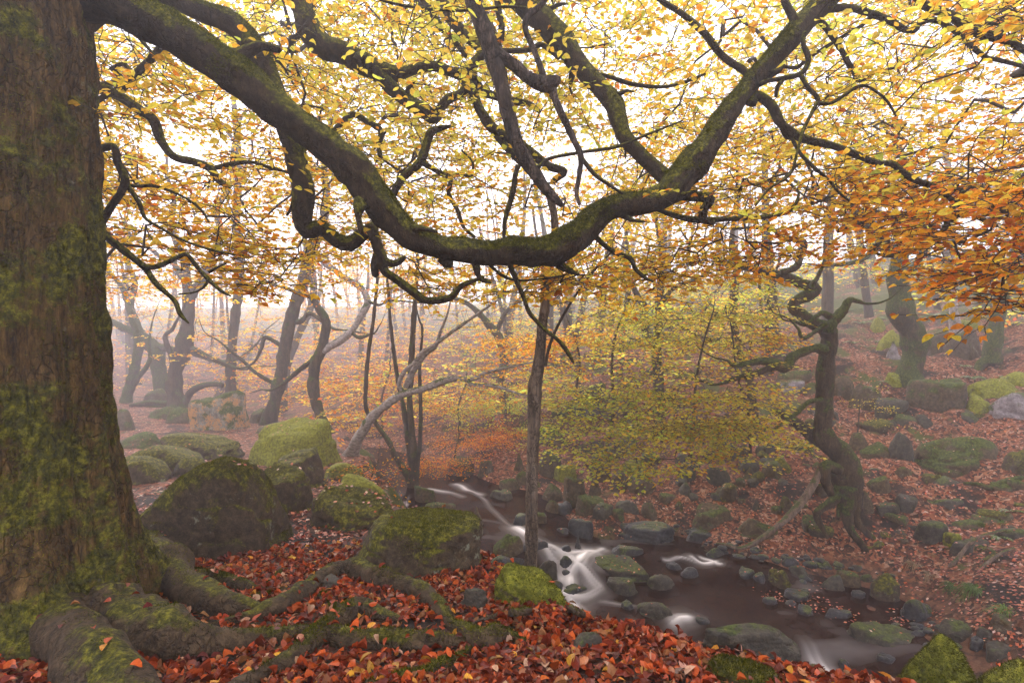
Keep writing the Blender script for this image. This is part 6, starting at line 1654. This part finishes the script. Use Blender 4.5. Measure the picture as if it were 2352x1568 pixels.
for i, a in enumerate([
    (2240, 1352, 190, .42, .8, GR, 'big green clump of drooping woodrush on the right bank'), (2190, 1345, 110, .32, 1.0, GR, 'smaller woodrush clump left of the big clump'),
    (2310, 1405, 130, .34, .5, (.14, .22, .05), 'bright green grass above the green-grey boulder at right'), (2265, 1262, 60, .24, .5, GR, 'green grass tuft beside the arched stick'),
    (2300, 1200, 60, .26, .5, GR, 'dark broad-bladed tuft high on the right bank'), (2100, 1295, 150, .36, 1.5, DRY, 'dry hanging grass on the bank overhang'), (2135, 1320, 110, .34, 1.6, DRY, 'dry grass fringe right of the hanging grass'),
    (2125, 1205, 70, .25, 1.4, DRY, 'dry grass tuft spilling over the tilted slab'), (2090, 1090, 30, .16, .6, GR, 'small grass tuft at the end of the huge boulder'), (1560, 1215, 24, .12, .6, GR, 'little grass tuft by the wide low slab'),
    (1690, 1470, 60, .10, .4, (.12, .15, .03), 'short grass near the bent root'), (2000, 1530, 90, .12, .4, (.14, .16, .03), 'short grass left of the moss cone'), (2050, 1110, 30, .15, .4, GR, 'tiny tuft on the leafy slope')]):
    tuft(*a[:6], 500 + i, a[6])

# ------------------------------------------------------------------ moss strands on the nearest bark and stone
def moss_fuzz(objs, per, Lm, name, label, parent=None):
    rng = np.random.default_rng(8); B = Batch()
    for o, cnt, lo in objs:
        me = o.data; nv = len(me.vertices); co = np.empty(nv * 3); me.vertices.foreach_get('co', co); co = co.reshape(-1, 3) + (np.array(o.location) if o.parent is None else 0)
        me.calc_loop_triangles(); nt = len(me.loop_triangles); tv = np.empty(nt * 3, int); me.loop_triangles.foreach_get('vertices', tv); tv = tv.reshape(-1, 3)
        a, b, c = co[tv[:, 0]], co[tv[:, 1]], co[tv[:, 2]]
        fn = np.cross(b - a, c - a); ar = np.linalg.norm(fn, axis=1); fn = fn / (ar[:, None] + 1e-12)
        cen = (a + b + c) / 3
        view = np.array([0, 0, EYE]) - cen; vis = np.sum(fn * view, 1) > -.25 * np.linalg.norm(view, axis=1)
        m = fbm(cen, 2.6, 4, 3) * .6 + fn[:, 2] * .8
        w = ar * vis * np.clip((m - lo) * 2.5, 0, 1) * ((cen[:, 0] / np.maximum(cen[:, 1], .1)) > -1.15)
        if w.sum() <= 0: continue
        k = rng.choice(nt, cnt, p=w / w.sum()); r1, r2 = rng.random((2, cnt)); s = np.sqrt(r1)
        q = a[k] * (1 - s)[:, None] + b[k] * (s * (1 - r2))[:, None] + c[k] * (s * r2)[:, None]
        d = fn[k] + rng.normal(0, .45, (cnt, 3)) + np.array([0, 0, -.25]); d /= np.linalg.norm(d, axis=1)[:, None]
        sd = np.cross(d, rng.normal(0, 1, (cnt, 3))); sd /= np.linalg.norm(sd, axis=1)[:, None] + 1e-9
        L = Lm * rng.uniform(.4, 1.2, cnt)[:, None]
        V = np.stack([q - sd * L * .13 - fn[k] * .002, q + sd * L * .13 - fn[k] * .002, q + d * L], 1).reshape(-1, 3)
        base = np.array(((.065, .072, .008), (.115, .115, .012), (.035, .042, .006), (.19, .18, .02)))[rng.choice(4, cnt, p=[.4, .3, .2, .1])] * (1 + .35 * noise(q, 3, 6))[:, None]
        B.add(V, T=np.arange(cnt * 3).reshape(-1, 3), C=np.repeat(np.clip(base, .005, 1), 3, 0))
    o = B.build(name, M['mossfuzz'], parent, smooth=False); tag(o, None if parent else label, None if parent else 'moss', kind='stuff')
parts = {c.name.split('.')[0] + str(i): c for i, c in enumerate(beech.root.children)}
bo = []
for c in beech.root.children:
    nm = c.name.split('.')[0]
    if nm == 'trunk': bo.append((c, 36000, .1))
    elif nm == 'root': bo.append((c, 2400, .62))
    elif nm == 'branch' and c.get('label') and 'main limb' in c['label']: bo.append((c, 42000, .12))
    elif nm == 'branch' and c.get('label') and 'second limb' in c['label']: bo.append((c, 12000, .15))
moss_fuzz(bo, 0, .017, 'moss', 'moss', beech.root)
ro = []
for o in list(bpy.data.objects):
    if o.get('category') in ('boulder', 'rock') and o.location[1] < 6.5 and o.data.materials and o.data.materials[0].name in ('mossy_rock', 'full_moss'):
        ro.append((o, 16000 if len(o.data.vertices) > 9000 else 6000, -.2 if o.data.materials[0].name == 'full_moss' else .35))
moss_fuzz(ro, 0, .015, 'moss_growth', 'short shaggy moss furring the nearest boulders of the ledge', None)

# ------------------------------------------------------------------ haze
hm = bpy.data.materials.new('mist'); hm.use_nodes = True
hn = hm.node_tree.nodes; hn.clear()
ho = hn.new('ShaderNodeOutputMaterial'); hv = hn.new('ShaderNodeVolumePrincipled')
hv.inputs['Color'].default_value = (0.93, 0.925, 0.99, 1)
hv.inputs['Density'].default_value = HAZE_DENSITY
hv.inputs['Anisotropy'].default_value = 0.45
hm.node_tree.links.new(hv.outputs[0], ho.inputs['Volume'])
TOP = max((max(c[2] for c in o.bound_box) + o.location[2] for o in bpy.data.objects if o.type == 'MESH' and o.parent is None))
TOP = max(TOP, max((max(c[2] for c in o.bound_box) for o in bpy.data.objects if o.type == 'MESH' and o.parent and o.name[:4] != 'leaf'), default=0))
print('top', TOP)
x0, x1, y0, y1, z0, z1 = -131, 131, -41, 151, float(GZ.min()) - 1, TOP + .5
hb = mesh_np('haze', np.array([(x, y, z) for z in (z0, z1) for y in (y0, y1) for x in (x0, x1)]),
             np.array([(0, 2, 3, 1), (4, 5, 7, 6), (0, 1, 5, 4), (2, 6, 7, 3), (0, 4, 6, 2), (1, 3, 7, 5)]), hm, smooth=False)
tag(hb, 'pale mist filling the ravine and the wood', 'mist', kind='stuff')
print('terrain z', GZ.min(), GZ.max(), 'tris', sum(len(m.polygons) for m in bpy.data.meshes))
